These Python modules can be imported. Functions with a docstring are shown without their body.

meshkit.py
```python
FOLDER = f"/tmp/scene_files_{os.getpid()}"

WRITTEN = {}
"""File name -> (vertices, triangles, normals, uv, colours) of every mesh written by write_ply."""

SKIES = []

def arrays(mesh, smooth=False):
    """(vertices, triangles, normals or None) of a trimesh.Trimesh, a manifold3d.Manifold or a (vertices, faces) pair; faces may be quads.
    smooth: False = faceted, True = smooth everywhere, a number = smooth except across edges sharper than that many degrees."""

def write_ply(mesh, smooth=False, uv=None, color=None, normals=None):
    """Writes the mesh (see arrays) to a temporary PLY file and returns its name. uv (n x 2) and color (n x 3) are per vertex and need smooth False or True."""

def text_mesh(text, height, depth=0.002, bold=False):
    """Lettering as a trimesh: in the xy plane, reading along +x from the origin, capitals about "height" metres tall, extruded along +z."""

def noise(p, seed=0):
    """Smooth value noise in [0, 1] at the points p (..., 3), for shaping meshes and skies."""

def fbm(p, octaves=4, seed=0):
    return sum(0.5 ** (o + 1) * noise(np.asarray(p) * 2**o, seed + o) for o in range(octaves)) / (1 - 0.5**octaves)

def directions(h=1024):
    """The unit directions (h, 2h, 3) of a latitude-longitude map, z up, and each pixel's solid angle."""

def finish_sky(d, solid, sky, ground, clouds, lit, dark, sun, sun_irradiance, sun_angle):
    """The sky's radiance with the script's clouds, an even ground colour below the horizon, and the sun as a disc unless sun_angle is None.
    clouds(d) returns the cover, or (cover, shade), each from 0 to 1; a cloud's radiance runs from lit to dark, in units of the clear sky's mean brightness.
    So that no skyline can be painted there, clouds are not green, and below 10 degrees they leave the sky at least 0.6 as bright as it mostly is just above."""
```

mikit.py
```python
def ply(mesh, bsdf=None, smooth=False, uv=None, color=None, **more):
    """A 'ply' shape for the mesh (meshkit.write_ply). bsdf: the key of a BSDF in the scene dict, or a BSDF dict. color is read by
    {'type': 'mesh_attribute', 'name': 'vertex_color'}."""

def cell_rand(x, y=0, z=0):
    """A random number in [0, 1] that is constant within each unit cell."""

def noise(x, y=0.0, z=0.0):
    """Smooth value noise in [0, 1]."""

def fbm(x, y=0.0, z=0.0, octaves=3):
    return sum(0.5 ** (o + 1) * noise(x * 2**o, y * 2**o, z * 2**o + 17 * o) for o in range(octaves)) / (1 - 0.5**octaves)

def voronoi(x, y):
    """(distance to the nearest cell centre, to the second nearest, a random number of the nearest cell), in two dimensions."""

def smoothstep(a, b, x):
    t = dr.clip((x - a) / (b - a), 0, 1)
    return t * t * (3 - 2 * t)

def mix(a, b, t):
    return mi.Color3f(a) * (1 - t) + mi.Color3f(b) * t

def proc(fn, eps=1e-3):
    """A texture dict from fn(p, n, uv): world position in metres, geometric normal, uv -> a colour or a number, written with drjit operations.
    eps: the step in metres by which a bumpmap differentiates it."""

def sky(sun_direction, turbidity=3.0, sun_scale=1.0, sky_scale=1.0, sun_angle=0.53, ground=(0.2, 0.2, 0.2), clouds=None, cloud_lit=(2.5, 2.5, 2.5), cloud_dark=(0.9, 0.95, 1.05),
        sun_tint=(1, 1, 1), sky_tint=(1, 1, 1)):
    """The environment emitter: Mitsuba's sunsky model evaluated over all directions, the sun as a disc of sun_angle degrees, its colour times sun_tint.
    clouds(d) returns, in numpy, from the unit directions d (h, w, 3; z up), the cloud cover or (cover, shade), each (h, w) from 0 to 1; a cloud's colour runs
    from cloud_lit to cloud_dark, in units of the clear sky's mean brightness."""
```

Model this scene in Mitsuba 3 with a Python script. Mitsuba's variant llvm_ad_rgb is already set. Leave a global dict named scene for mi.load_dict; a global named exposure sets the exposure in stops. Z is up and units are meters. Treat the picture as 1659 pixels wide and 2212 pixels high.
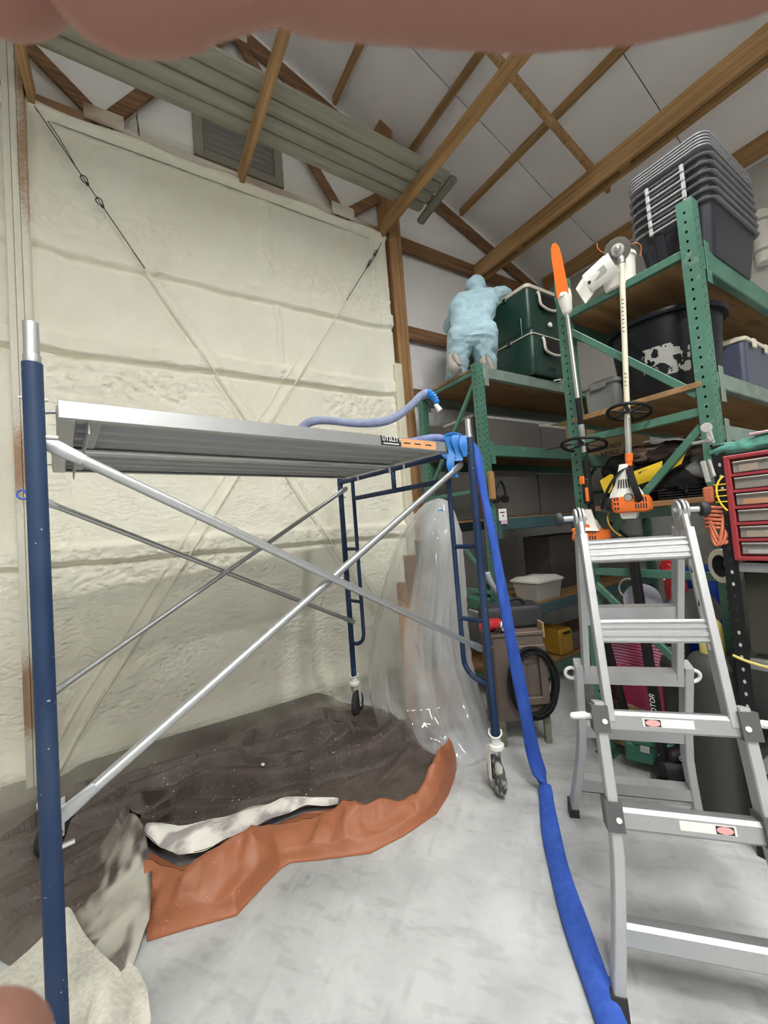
import math, random
import numpy as np, trimesh, mitsuba as mi, drjit as dr
import manifold3d as m3
from scipy.interpolate import CubicSpline
from shapely.geometry import Polygon, Point, box as sbox
from shapely import affinity
import mikit, meshkit
from mikit import noise, fbm, voronoi, smoothstep, mix, cell_rand, proc, ply

rng = np.random.default_rng(7)
T = mi.ScalarTransform4f
A = np.array
exposure = 1.66
scene, labels = {'type': 'scene'}, {}

# ------------------------------------------------------------------ camera
EYE = A([0, 0, 1.5])
FWD, UP = A([0.5326, 0.8452, 0.0448]), A([0.0415, -0.0789, 0.9960])
scene['camera'] = {'type': 'thinlens', 'fov': 86.745, 'fov_axis': 'x', 'aperture_radius': 0.0003, 'focus_distance': 2.3,
                   'near_clip': 0.004, 'far_clip': 60.0,
                   'to_world': T().look_at(origin=EYE.tolist(), target=(EYE + FWD).tolist(), up=UP.tolist())}
# ------------------------------------------------------------------ lamps of the barn (hung at truss height, outside the frame)
LAMPS = [(0.25, -0.75, 4.45, 27.0), (2.1, 0.80, 4.60, 11.0), (-2.4, -2.2, 4.45, 9.0), (0.5, -2.7, 4.45, 21.0), (1.4, -4.8, 4.45, 12.0)]
scene['sky_dim'] = {'type': 'constant', 'radiance': {'type': 'rgb', 'value': [0.004, 0.004, 0.004]}}

# ------------------------------------------------------------------ helpers
def nrm(v):
    v = np.asarray(v, float); return v / (np.linalg.norm(v) + 1e-12)

_count = {}
def num(name):
    n = _count.get(name, 0); _count[name] = n + 1
    return name if n == 0 else f'{name}_{n:03d}'

def lab(key, label=None, cat=None, group=None, kind=None):
    d = labels.setdefault(key, {})
    if label: d['label'] = label
    if cat: d['category'] = cat
    if group: d['group'] = group
    if kind: d['kind'] = kind
    return key

def thing(name, label=None, cat=None, group=None, kind=None):
    key = num(name); lab(key, label, cat, group, kind); return key

def put(key, mesh, mat, smooth=False, **kw):
    if isinstance(mesh, B): mesh = mesh.m()
    if isinstance(mesh, list): mesh = trimesh.util.concatenate(mesh)
    scene[key] = ply(mesh, 'm_' + mat, smooth=smooth, **kw); return key

def part(parent, name, mesh, mat, smooth=False, label=None, **kw):
    key = num(parent + '__' + name); put(key, mesh, mat, smooth, **kw)
    if label: lab(key, label)
    return key

def one(name, mesh, mat, label, cat=None, group=None, kind=None, smooth=False):
    key = thing(name, label, cat, group, kind); put(key, mesh, mat, smooth); return key

_hull = {}
def rbox(sx, sy, sz, b=0.004):
    b = min(b, sx * .45, sy * .45, sz * .45)
    k = (round(sx, 5), round(sy, 5), round(sz, 5), round(b, 5))
    if k not in _hull:
        p = []
        for a in (-1, 1):
            for c in (-1, 1):
                for d in (-1, 1):
                    x, y, z = a * sx / 2, c * sy / 2, d * sz / 2
                    p += [(x - a * b, y - c * b, z), (x - a * b, y, z - d * b), (x, y - c * b, z - d * b)]
        _hull[k] = trimesh.convex.convex_hull(A(p))
    return _hull[k].copy()

def frame(p0, p1, up=(0, 0, 1)):
    x = nrm(A(p1, float) - A(p0, float)); up = A(up, float)
    if abs(x @ nrm(up)) > .98: up = A([0, 1.0, 0]) if abs(x[1]) < .9 else A([1.0, 0, 0])
    y = nrm(np.cross(up, x)); z = np.cross(x, y)
    M = np.eye(4); M[:3, 0], M[:3, 1], M[:3, 2] = x, y, z; M[:3, 3] = (A(p0, float) + A(p1, float)) / 2
    return M

def rot(axis, deg, c=(0, 0, 0)):
    return trimesh.transformations.rotation_matrix(math.radians(deg), axis, c)

def loft(rings, close_u=True, caps=True):
    """rings: (n, m, 3)"""
    R = np.asarray(rings, float); n, m = R.shape[:2]
    v = R.reshape(-1, 3); f = []
    mm = m if close_u else m - 1
    i, j = np.meshgrid(np.arange(n - 1), np.arange(mm), indexing='ij'); j2 = (j + 1) % m
    a, b, c, d = i * m + j, i * m + j2, (i + 1) * m + j2, (i + 1) * m + j
    f = np.vstack([np.stack([a, b, c], -1).reshape(-1, 3), np.stack([a, c, d], -1).reshape(-1, 3)])
    if caps and close_u:
        v = np.vstack([v, R[0].mean(0), R[-1].mean(0)]); k = n * m
        jj = np.arange(m); j2 = (jj + 1) % m
        f = np.vstack([f, np.stack([np.full(m, k), j2, jj], -1), np.stack([np.full(m, k + 1), (n - 1) * m + jj, (n - 1) * m + j2], -1)])
    t = trimesh.Trimesh(v, f, process=False)
    return t

def spline(pts, n=40):
    p = np.asarray(pts, float); s = np.r_[0, np.cumsum(np.linalg.norm(np.diff(p[:, :3], axis=0), axis=1))]
    return CubicSpline(s, p)(np.linspace(0, s[-1], n))

def sweep(pts, r, n=10, up=None, flat=None, caps=True):
    p = np.asarray(pts, float); N = len(p); r = np.broadcast_to(np.asarray(r, float), (N,))
    t = np.gradient(p, axis=0); t /= np.linalg.norm(t, axis=1, keepdims=True) + 1e-12
    a = np.zeros((N, 3)); u = A([0, 0, 1.0]) if up is None else A(up, float)
    if abs(t[0] @ u) > .95: u = A([1.0, 0, 0])
    a[0] = nrm(np.cross(t[0], u))
    for k in range(1, N):
        q = a[k - 1] - t[k] * (a[k - 1] @ t[k])
        if up is not None: q = np.cross(t[k], u); q = q if np.linalg.norm(q) > .15 else a[k - 1] - t[k] * (a[k - 1] @ t[k])
        a[k] = nrm(q)
    b = np.cross(t, a); th = np.arange(n) * 2 * np.pi / n
    ra = r; rb = r if flat is None else r * flat
    rings = p[:, None] + ra[:, None, None] * np.cos(th)[None, :, None] * a[:, None] + rb[:, None, None] * np.sin(th)[None, :, None] * b[:, None]
    return loft(rings[:, ::-1], True, caps)

def lathe(prof, n=28, c=(0, 0, 0), axis=(0, 0, 1), caps=True):
    prof = np.asarray(prof, float); th = np.arange(n) * 2 * np.pi / n
    rings = np.stack([np.stack([r * np.cos(th), r * np.sin(th), np.full(n, z)], -1) for r, z in prof])
    m = loft(rings, True, caps)
    ax = nrm(axis)
    if abs(ax[2] - 1) > 1e-6:
        M = trimesh.geometry.align_vectors([0, 0, 1], ax); m.apply_transform(M)
    m.apply_translation(c); return m

def prism(poly, h, M=None):
    """extrude a shapely polygon along +z by h, then transform"""
    g = getattr(poly, 'geoms', [poly])
    m = trimesh.util.concatenate([trimesh.creation.extrude_polygon(q, h, engine='earcut') for q in g])
    if M is not None: m.apply_transform(M)
    return m

def plane_M(o, ex, ey):
    M = np.eye(4); ex, ey = nrm(ex), nrm(ey); M[:3, 0], M[:3, 1], M[:3, 2], M[:3, 3] = ex, ey, np.cross(ex, ey), o
    return M

def grid(P):
    P = np.asarray(P, float); return loft(P, False, False)

def thick(P, t):
    """a sheet (n, m, 3) with thickness t"""
    P = np.asarray(P, float); n, m = P.shape[:2]
    du = np.gradient(P, axis=0); dv = np.gradient(P, axis=1); N = np.cross(du, dv); N /= np.linalg.norm(N, axis=2, keepdims=True) + 1e-12
    v = np.vstack([(P + N * t / 2).reshape(-1, 3), (P - N * t / 2).reshape(-1, 3)])
    i, j = np.meshgrid(np.arange(n - 1), np.arange(m - 1), indexing='ij')
    a, b, c, d = i * m + j, i * m + j + 1, (i + 1) * m + j + 1, (i + 1) * m + j; k = n * m
    top = np.vstack([np.stack([a, d, c], -1).reshape(-1, 3), np.stack([a, c, b], -1).reshape(-1, 3)])
    bot = top[:, ::-1] + k
    ed = []
    e = list(range(m)) + [q * m + m - 1 for q in range(1, n)] + [(n - 1) * m + q for q in range(m - 2, -1, -1)] + [q * m for q in range(n - 2, 0, -1)]
    for q in range(len(e)):
        x, y = e[q], e[(q + 1) % len(e)]; ed += [(x, y, y + k), (x, y + k, x + k)]
    return trimesh.Trimesh(v, np.vstack([top, bot, A(ed)]), process=False)

class B:
    def __init__(s): s.l = []
    def add(s, *ms): s.l += ms; return s
    def box(s, c, d, b=0.004, rz=0, M=None):
        m = rbox(*d, b)
        if rz: m.apply_transform(rot((0, 0, 1), rz))
        if M is not None: m.apply_transform(M)
        m.apply_translation(c); s.l.append(m); return s
    def lim(s, lo, hi, b=0.004):
        lo, hi = A(lo, float), A(hi, float); return s.box((lo + hi) / 2, hi - lo, b)
    def bar(s, p0, p1, w, h, up=(0, 0, 1), b=0.003):
        L = np.linalg.norm(A(p1, float) - A(p0, float)); m = rbox(L, w, h, b); m.apply_transform(frame(p0, p1, up)); s.l.append(m); return s
    def tube(s, p0, p1, r, n=14): s.l.append(sweep([p0, p1], r, n)); return s
    def curve(s, pts, r, n=10, k=30): s.l.append(sweep(spline(pts, k), r, n)); return s
    def cyl(s, c, axis, r, h, n=24, b=0.002):
        b = min(b, r * .4, h * .4)
        s.l.append(lathe([(r - b, -h / 2), (r, -h / 2 + b), (r, h / 2 - b), (r - b, h / 2)], n, c, axis)); return s
    def ball(s, c, r): 
        m = trimesh.creation.icosphere(2, r); m.apply_translation(c); s.l.append(m); return s
    def m(s): return trimesh.util.concatenate(s.l)

def decal_text(txt, h, o, ex, ey, depth=.0012, bold=True, center=False):
    m = meshkit.text_mesh(txt, h, depth, bold)
    if center: m.apply_translation([-m.bounds[:, 0].mean(), -m.bounds[:, 1].mean(), 0])
    m.apply_transform(plane_M(o, ex, ey)); return m

# ------------------------------------------------------------------ materials
def pr(c, rough=.5, metal=0., tex=None, bump=None, spec=.5, **k):
    d = {'type': 'principled', 'base_color': tex or {'type': 'rgb', 'value': list(c)}, 'roughness': rough, 'metallic': metal, 'specular': spec}
    d.update(k)
    if bump: d = {'type': 'bumpmap', 'arbitrary': bump[0], 'scale': bump[1], 'bsdf': d}
    return {'type': 'twosided', 'bsdf': d}
def mat(name, *a, **k): scene['m_' + name] = pr(*a, **k)

def f_concrete(p, n, uv):
    a = fbm(p.x * 1.7 + 3, p.y * 1.7, 0, 4); b = fbm(p.x * 7, p.y * 7, 2, 4)
    u, v_ = p.x * .8 + p.y * .6, p.y * .8 - p.x * .6
    k = fbm(u * 7, v_ * 26, 4, 3); k2 = fbm(u * 30 + 5, v_ * 11, 6, 3); c = fbm(p.x * 2.6 + 11, p.y * 2.6 + 5, 7, 3); m = fbm(p.x * 60, p.y * 60, 1, 2)
    v = .47 + .17 * (a - .5) + .12 * (b - .5) - .10 * smoothstep(.45, .75, c) - .06 * smoothstep(.5, .85, k) * smoothstep(.35, .7, b) - .045 * smoothstep(.58, .8, k2) + .03 * (m - .5)
    return mi.Color3f(.975, 1.0, 1.01) * dr.clip(v, .08, .75)
mat('concrete', (.45, .46, .46), .55, tex=proc(f_concrete), spec=.35)
def f_foam(p, n, uv):
    a = fbm(p.x * 1.6, p.z * 1.6, p.y, 3); b = fbm(p.x * 14, p.z * 9, 3, 3)
    t = dr.clip(.5 + 1.2 * (a - .5) + .5 * (b - .5), 0, 1)
    return mix(mi.Color3f(.72, .70, .585), mi.Color3f(.80, .79, .695), t)
def b_foam(p, n, uv): return fbm(p.x * 38, p.z * 60, p.y * 20, 4)
mat('foam', (.76, .72, .58), .6, tex=proc(f_foam), bump=(proc(b_foam, 2e-3), .016), spec=.25)
def f_liner(p, n, uv):
    o = fbm(p.x * 3, p.z * 5, 1, 3); t = smoothstep(.8, -.4, (p.z - 4.75) / 1.0 + (o - .5) * .6) * smoothstep(2.65, 2.3, p.x)
    return mix(mi.Color3f(.78, .78, .79), mi.Color3f(.74, .72, .63), t)
mat('liner', (.6, .6, .6), .45, tex=proc(f_liner), spec=.4)
def f_roof(p, n, uv):
    return mi.Color3f(.76, .75, .75) * (.94 + .12 * fbm(p.x * 2, p.y * 2, 0, 3))
mat('roof', (.6, .6, .61), .42, tex=proc(f_roof), spec=.45)
def woodf(ax, dark, light, fx=1.3, fs=55.):
    def f(p, n, uv):
        c = [p.x, p.y, p.z]; a = c[ax]; b, d = c[(ax + 1) % 3], c[(ax + 2) % 3]
        g = fbm(a * fx + 3 * cell_rand(b * 3, d * 3), b * fs, d * fs, 3); g2 = fbm(a * 2.2, b * 9, d * 9, 2)
        k = smoothstep(.82, .9, noise(a * 3.1, b * 17, d * 17)) * .55
        return mix(mi.Color3f(dark), mi.Color3f(light), dr.clip(.5 + 1.5 * (g - .5) + .9 * (g2 - .5) - k, 0, 1))
    return f
mat('wood_x', 0, .6, tex=proc(woodf(0, (.13, .068, .034), (.27, .155, .085))), spec=.2)
mat('wood_y', 0, .6, tex=proc(woodf(1, (.22, .125, .052), (.43, .265, .125))), spec=.2)
mat('wood_z', 0, .6, tex=proc(woodf(2, (.22, .12, .055), (.41, .24, .115))), spec=.2)
mat('ply', 0, .6, tex=proc(woodf(0, (.19, .105, .05), (.33, .20, .095), .8, 16.)), spec=.2)
mat('greywood', 0, .8, tex=proc(woodf(1, (.13, .125, .10), (.24, .23, .19))), spec=.2)
def f_over(p, n, uv):
    g = fbm(p.x * 7 + 1, p.y * 7, p.z * 2.2 + 4, 4); h = fbm(p.x * 90, p.y * 90, p.z * 70, 2)
    zone = dr.exp(-dr.square((p.z - .66) / .22)) + .85 * dr.exp(-dr.square((p.z - 2.15) / .30)) + .8 * smoothstep(3.5, 3.9, p.z) * smoothstep(-.56, -.50, p.x)
    t = smoothstep(.55, 1.05, zone * .75 + g * .75 + .25 * (h - .5)); w = fbm(p.x * 60, p.y * 60, p.z * 2, 3)
    return mix(mi.Color3f(.66, .64, .56) * (.92 + .12 * w), mi.Color3f(.30, .17, .095) * (.75 + .5 * w), t * .9)
mat('wood_spray', 0, .6, tex=proc(f_over), spec=.2)
def f_chord(p, n, uv):
    g = fbm(p.x * 3.2 + 1.5, p.y * 8, p.z * 6 + 4, 4)
    t = dr.clip(smoothstep(.12, -.22, p.x + .5 * (g - .5)) + smoothstep(2.15, 2.5, p.x) + .42 * dr.exp(-dr.square((p.x - 1.2) / .42)) * smoothstep(.35, .6, g), 0, 1)
    w = fbm(p.x * 1.5, p.y * 55, p.z * 55, 3)
    return mix(mi.Color3f(.60, .56, .48), mix(mi.Color3f(.20, .11, .06), mi.Color3f(.34, .20, .11), w), t)
mat('wood_chord', 0, .6, tex=proc(f_chord), spec=.2)
def f_green(p, n, uv):
    w = smoothstep(.68, .75, fbm(p.x * 22, p.y * 22, p.z * 22, 3)); g = fbm(p.x * 4, p.y * 4, p.z * 4, 2)
    return mix(mi.Color3f(.055, .145, .105) * (.8 + .5 * g), mi.Color3f(.20, .24, .21), w * .35)
mat('rack_green', 0, .42, tex=proc(f_green))
def f_galv(p, n, uv):
    return mi.Color3f(.20, .265, .235) * (.75 + .5 * fbm(p.x * 15, p.y * 15, p.z * 15, 3))
mat('beam_galv', 0, .4, tex=proc(f_galv), metallic=None) if False else mat('beam_galv', 0, .42, .3, tex=proc(f_galv))
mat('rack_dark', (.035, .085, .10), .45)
mat('slot', (.012, .02, .018), .8)
def f_alu(p, n, uv):
    g = fbm(p.x * 9, p.y * 9, p.z * 9, 3); h = fbm(p.x * 70, p.y * 70, p.z * 70, 2)
    return mi.Color3f(.50, .51, .52) * (.92 + .10 * g + .03 * h)
mat('alu', 0, .38, .75, tex=proc(f_alu))
mat('alu_dull', 0, .5, .55, tex=proc(f_alu))
mat('deck_alu', (.36, .365, .37), .6, .15)
mat('galv', (.52, .54, .55), .38, .8)
mat('steel', (.60, .60, .60), .3, .9)
def f_navy(p, n, uv):
    w = smoothstep(.80, .84, fbm(p.x * 110, p.y * 110, p.z * 90, 3)) * .8; d = fbm(p.x * 8, p.y * 8, p.z * 3, 3)
    return mix(mix(mi.Color3f(.008, .024, .072), mi.Color3f(.026, .048, .100), smoothstep(.3, .75, d)), mi.Color3f(.45, .47, .5), w)
mat('navy', 0, .5, tex=proc(f_navy), spec=.3)
mat('navy_dark', (.03, .038, .05), .5)
def f_hose(p, n, uv):
    s = smoothstep(1.95, 2.05, p.z) ; g = fbm(p.x * 45, p.y * 45, p.z * 9, 3)
    blue = mix(mi.Color3f(.022, .065, .36), mi.Color3f(.055, .13, .50), g)
    return mix(blue, mi.Color3f(.24, .27, .40) * (.8 + .4 * g), s)
mat('hose', 0, .8, tex=proc(f_hose), spec=.2)
mat('tape_blue', (.018, .17, .52), .5)
mat('tape_pale', (.62, .62, .58), .6)
mat('dark_metal', (.05, .05, .055), .45, .4)
mat('black', (.012, .012, .013), .45, spec=.25)
mat('black_soft', (.012, .012, .013), .75, spec=.15)
mat('charcoal', (.03, .031, .035), .5, spec=.3)
mat('rubber', (.025, .025, .025), .8)
def f_wheel(p, n, uv): return mix(mi.Color3f(.06, .06, .06), mi.Color3f(.34, .34, .32), smoothstep(.42, .6, fbm(p.x * 30, p.y * 30, p.z * 18, 3)))
mat('wheel_dusty', 0, .7, tex=proc(f_wheel))
mat('white_metal', (.72, .72, .70), .4)
mat('white_plastic', (.70, .69, .64), .45)
mat('cream', (.66, .62, .50), .5)
mat('handle_cream', (.55, .52, .46), .45)
mat('orange', (.78, .16, .025), .38)
mat('orange_blade', (.90, .14, .012), .4)
mat('red', (.42, .015, .02), .4)
mat('cap_grey', (.085, .085, .09), .5)
mat('cord_orange', (.48, .135, .065), .5)
mat('spool', (.12, .115, .10), .4, .3)
mat('red_frame', (.29, .032, .042), .45)
mat('maroon', (.27, .035, .04), .6)
mat('yellow', (.75, .52, .03), .5)
mat('yellow_soft', (.62, .53, .16), .5)
mat('yellow_dark', (.36, .20, .02), .5)
mat('pink', (.55, .22, .33), .6)
mat('magenta', (.33, .03, .09), .55)
mat('pink_film', (.55, .36, .43), .4)
mat('label_white', (.72, .70, .66), .5)
mat('label_pink', (.78, .33, .33), .5)
mat('label_orange', (.68, .33, .16), .5)
mat('ink', (.02, .02, .022), .6)
mat('blue_plastic', (.008, .075, .55), .35)
mat('blue_tarp', (.02, .12, .40), .4)
mat('grey_plastic', (.20, .205, .21), .45)
mat('grey_light', (.42, .43, .44), .45)
mat('lid_grey', (.36, .36, .34), .5)
mat('lavender', (.40, .41, .50), .45)
mat('tote', (.024, .027, .035), .34, spec=.35)
mat('tote_rim', (.19, .195, .205), .28, spec=.8)
mat('tote_handle', (.34, .35, .36), .35)
mat('tote_blue', (.07, .08, .13), .35)
mat('cooler_green', (.010, .038, .029), .38)
mat('cooler_lid', (.50, .48, .41), .45)
mat('tub', (.008, .009, .012), .35, spec=.2)
def f_card(p, n, uv): return mi.Color3f(.34, .24, .145) * (.85 + .3 * fbm(p.x * 6, p.y * 6, p.z * 30, 2))
mat('cardboard', 0, .8, tex=proc(f_card), spec=.15)
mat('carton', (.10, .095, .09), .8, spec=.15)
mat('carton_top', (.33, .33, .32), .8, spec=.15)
mat('teal_cloth', (.085, .23, .19), .85, spec=.1)
mat('camo', 0, .85, tex=proc(lambda p, n, uv: mix(mi.Color3f(.04, .03, .028), mi.Color3f(.20, .14, .11), smoothstep(.5, .58, fbm(p.x * 14, p.y * 14, p.z * 20, 3)))), spec=.1)
mat('green_tool', (.03, .13, .09), .5)
mat('brown_metal', (.13, .10, .085), .5, .2)
mat('tank', (.035, .036, .034), .55)
mat('vent', (.24, .23, .185), .6)
mat('vent_blade', (.21, .205, .19), .5)
def f_sheet(p, n, uv): return mix(mi.Color3f(.21, .21, .165), mi.Color3f(.35, .35, .29), fbm(p.x * 2.5, p.y * 40, p.z * 40, 3))
mat('ribbed', 0, .5, tex=proc(f_sheet), spec=.4)
def f_suit(p, n, uv): return mi.Color3f(.36, .52, .60) * (.85 + .3 * fbm(p.x * 16, p.y * 16, p.z * 22, 3))
def b_suit(p, n, uv): return fbm(p.x * 26, p.y * 26, p.z * 40, 3)
mat('suit', 0, .75, tex=proc(f_suit), bump=(proc(b_suit, 2e-3), .006), spec=.2)
mat('shoe', (.34, .32, .30), .7)
mat('sole', (.22, .21, .20), .8)
def f_skin(p, n, uv): return mix(mi.Color3f(.265, .145, .10), mi.Color3f(.31, .135, .11), fbm(p.x * 60, p.y * 60, p.z * 60, 3))
mat('skin', 0, .55, tex=proc(f_skin), spec=.3)
mat('nail', (.40, .17, .15), .4)
def f_tarp(p, n, uv):
    sp = fbm(p.x * 110, p.y * 110, p.z * 60, 2); big = fbm(p.x * 2.4 + 5, p.y * 2.4 + 2, 0, 4)
    brown = mix(mi.Color3f(.056, .041, .036), mi.Color3f(.105, .084, .076), fbm(p.x * 12, p.y * 12, 0, 3))
    t = smoothstep(-.1, -1.0, p.x + .9 * (big - .5)) * .45 + smoothstep(3.0, 3.55, p.y + .5 * (big - .5)) * .6 + smoothstep(2.55, 2.3, p.y) * smoothstep(-.30, -.06, p.x + .5 * (fbm(p.x * 9, p.y * 7, 3, 3) - .5)) * smoothstep(.02, -.005, p.x) * smoothstep(.40, .52, fbm(p.x * 8 + 2, p.y * 6, 5, 3)) * 1.1 + smoothstep(2.1, 1.8, p.y + .25 * (big - .5)) * smoothstep(.02, -.2, p.x) * .45
    t = dr.clip(t * (.75 + .7 * (big - .3)) + .10 * smoothstep(.6, .8, sp), 0, 1)
    return mix(brown, mi.Color3f(.40, .39, .34), t)
mat('tarp_brown', 0, .62, tex=proc(f_tarp), bump=(proc(lambda p, n, uv: fbm(p.x * 20, p.y * 20, p.z * 20, 4), 2e-3), .012), spec=.3)
def f_tarpo(p, n, uv):
    sp = smoothstep(.86, .9, fbm(p.x * 120, p.y * 120, p.z * 60, 2)); g = fbm(p.x * 7, p.y * 7, p.z * 7, 3)
    return mix(mix(mi.Color3f(.25, .085, .04), mi.Color3f(.37, .135, .065), g), mi.Color3f(.6, .5, .4), sp * .7)
mat('tarp_orange', 0, .5, tex=proc(f_tarpo), bump=(proc(lambda p, n, uv: fbm(p.x * 14, p.y * 14, p.z * 14, 4), 2e-3), .012), spec=.4)
def f_canvas(p, n, uv):
    g = fbm(p.x * 8 + 1, p.y * 8, p.z * 8, 4); s = fbm(p.x * 120, p.y * 120, 3, 2)
    return mix(mi.Color3f(.25, .235, .21), mi.Color3f(.62, .61, .54), dr.clip(.15 + 1.25 * g + .5 * (s - .5), 0, 1))
mat('canvas', 0, .75, tex=proc(f_canvas), spec=.2)
def f_lip(p, n, uv):
    g = fbm(p.x * 9 + 1, p.y * 14, p.z * 8, 4)
    return mix(mi.Color3f(.33, .30, .30), mi.Color3f(.74, .73, .68), smoothstep(.35, .6, g))
mat('tarp_white', 0, .7, tex=proc(f_lip), spec=.2)
def f_filmw(p, n, uv):
    s = (p.x - 1.85) * .845 - (p.y - 2.55) * .534; st = fbm(p.x * 9, p.y * 9, p.z * .7, 2)
    return dr.clip(.09 + .30 * smoothstep(-.20, .22, s + .35 * (st - .5)), .06, .45)
scene['m_film'] = {'type': 'blendbsdf', 'weight': proc(f_filmw),
                   'a': {'type': 'thindielectric', 'int_ior': 1.7},
                   'b': {'type': 'principledthin', 'base_color': {'type': 'rgb', 'value': [.88, .90, .93]}, 'roughness': .16, 'diff_trans': 1.0, 'spec_trans': 0.0, 'eta': 1.7}}
scene['m_film_dense'] = {'type': 'blendbsdf', 'weight': {'type': 'rgb', 'value': [.85] * 3},
                   'a': {'type': 'thindielectric', 'int_ior': 1.5},
                   'b': {'type': 'principledthin', 'base_color': {'type': 'rgb', 'value': [.10, .10, .082]}, 'roughness': .25, 'diff_trans': .8, 'spec_trans': 0.0, 'eta': 1.5}}
mat('bottle', (.42, .52, .56), .25)
mat('drawer', (.22, .205, .185), .28)
mat('drawer_in', (.30, .25, .20), .6)
mat('drawer_item', (.42, .22, .12), .6)
mat('wallpanel', (.50, .50, .48), .7)
mat('lamp_body', (.7, .7, .7), .5)

# ------------------------------------------------------------------ the barn: floor, walls, roof, timber
XR, XL, YB, YF = 5.57, -3.57, 3.66, -6.5          # right and left side walls, gable wall, far end behind the camera
RX, RZ, SL = 1.0, 6.52, .345                      # ridge of the insulation under the roof, and its slope
def roofz(x): return RZ - SL * abs(x - RX)
put(thing('floor', 'grey smooth concrete floor with darker smudges', kind='structure'), B().lim((XL - .1, YF - .1, -.12), (XR + .1, YB + .1, 0), .002), 'concrete')
wb = thing('wall_back', 'gable wall with white liner sheets above and beside the spray foam', kind='structure')
edges = [XL, -2.2, -1.0, .2, 1.4, 2.6, 3.81, 5.0, XR]
for a, b in zip(edges[:-1], edges[1:]):
    pts = [(a + .003, 0), (b - .003, 0), (b - .003, roofz(b))]
    if a < RX < b: pts.append((RX, roofz(RX)))
    pts.append((a + .003, roofz(a)))
    part(wb, 'liner_sheet', prism(Polygon(pts), .02, plane_M((0, YB + .02, 0), (1, 0, 0), (0, 0, 1))), 'liner')
put(thing('wall_right', 'pale side wall behind the racks', kind='structure'), B().lim((XR, YF, 0), (XR + .1, YB, roofz(XR) + .1)), 'wallpanel')
put(thing('wall_left', 'side wall outside the view', kind='structure'), B().lim((XL - .1, YF, 0), (XL, YB, roofz(XL) + .1)), 'wallpanel')
put(thing('wall_front', 'end wall behind the camera', kind='structure'), prism(Polygon([(XL, 0), (XR, 0), (XR, roofz(XR)), (RX, RZ), (XL, roofz(XL))]), .1, plane_M((0, YF, 0), (1, 0, 0), (0, 0, 1))), 'wallpanel')
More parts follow.
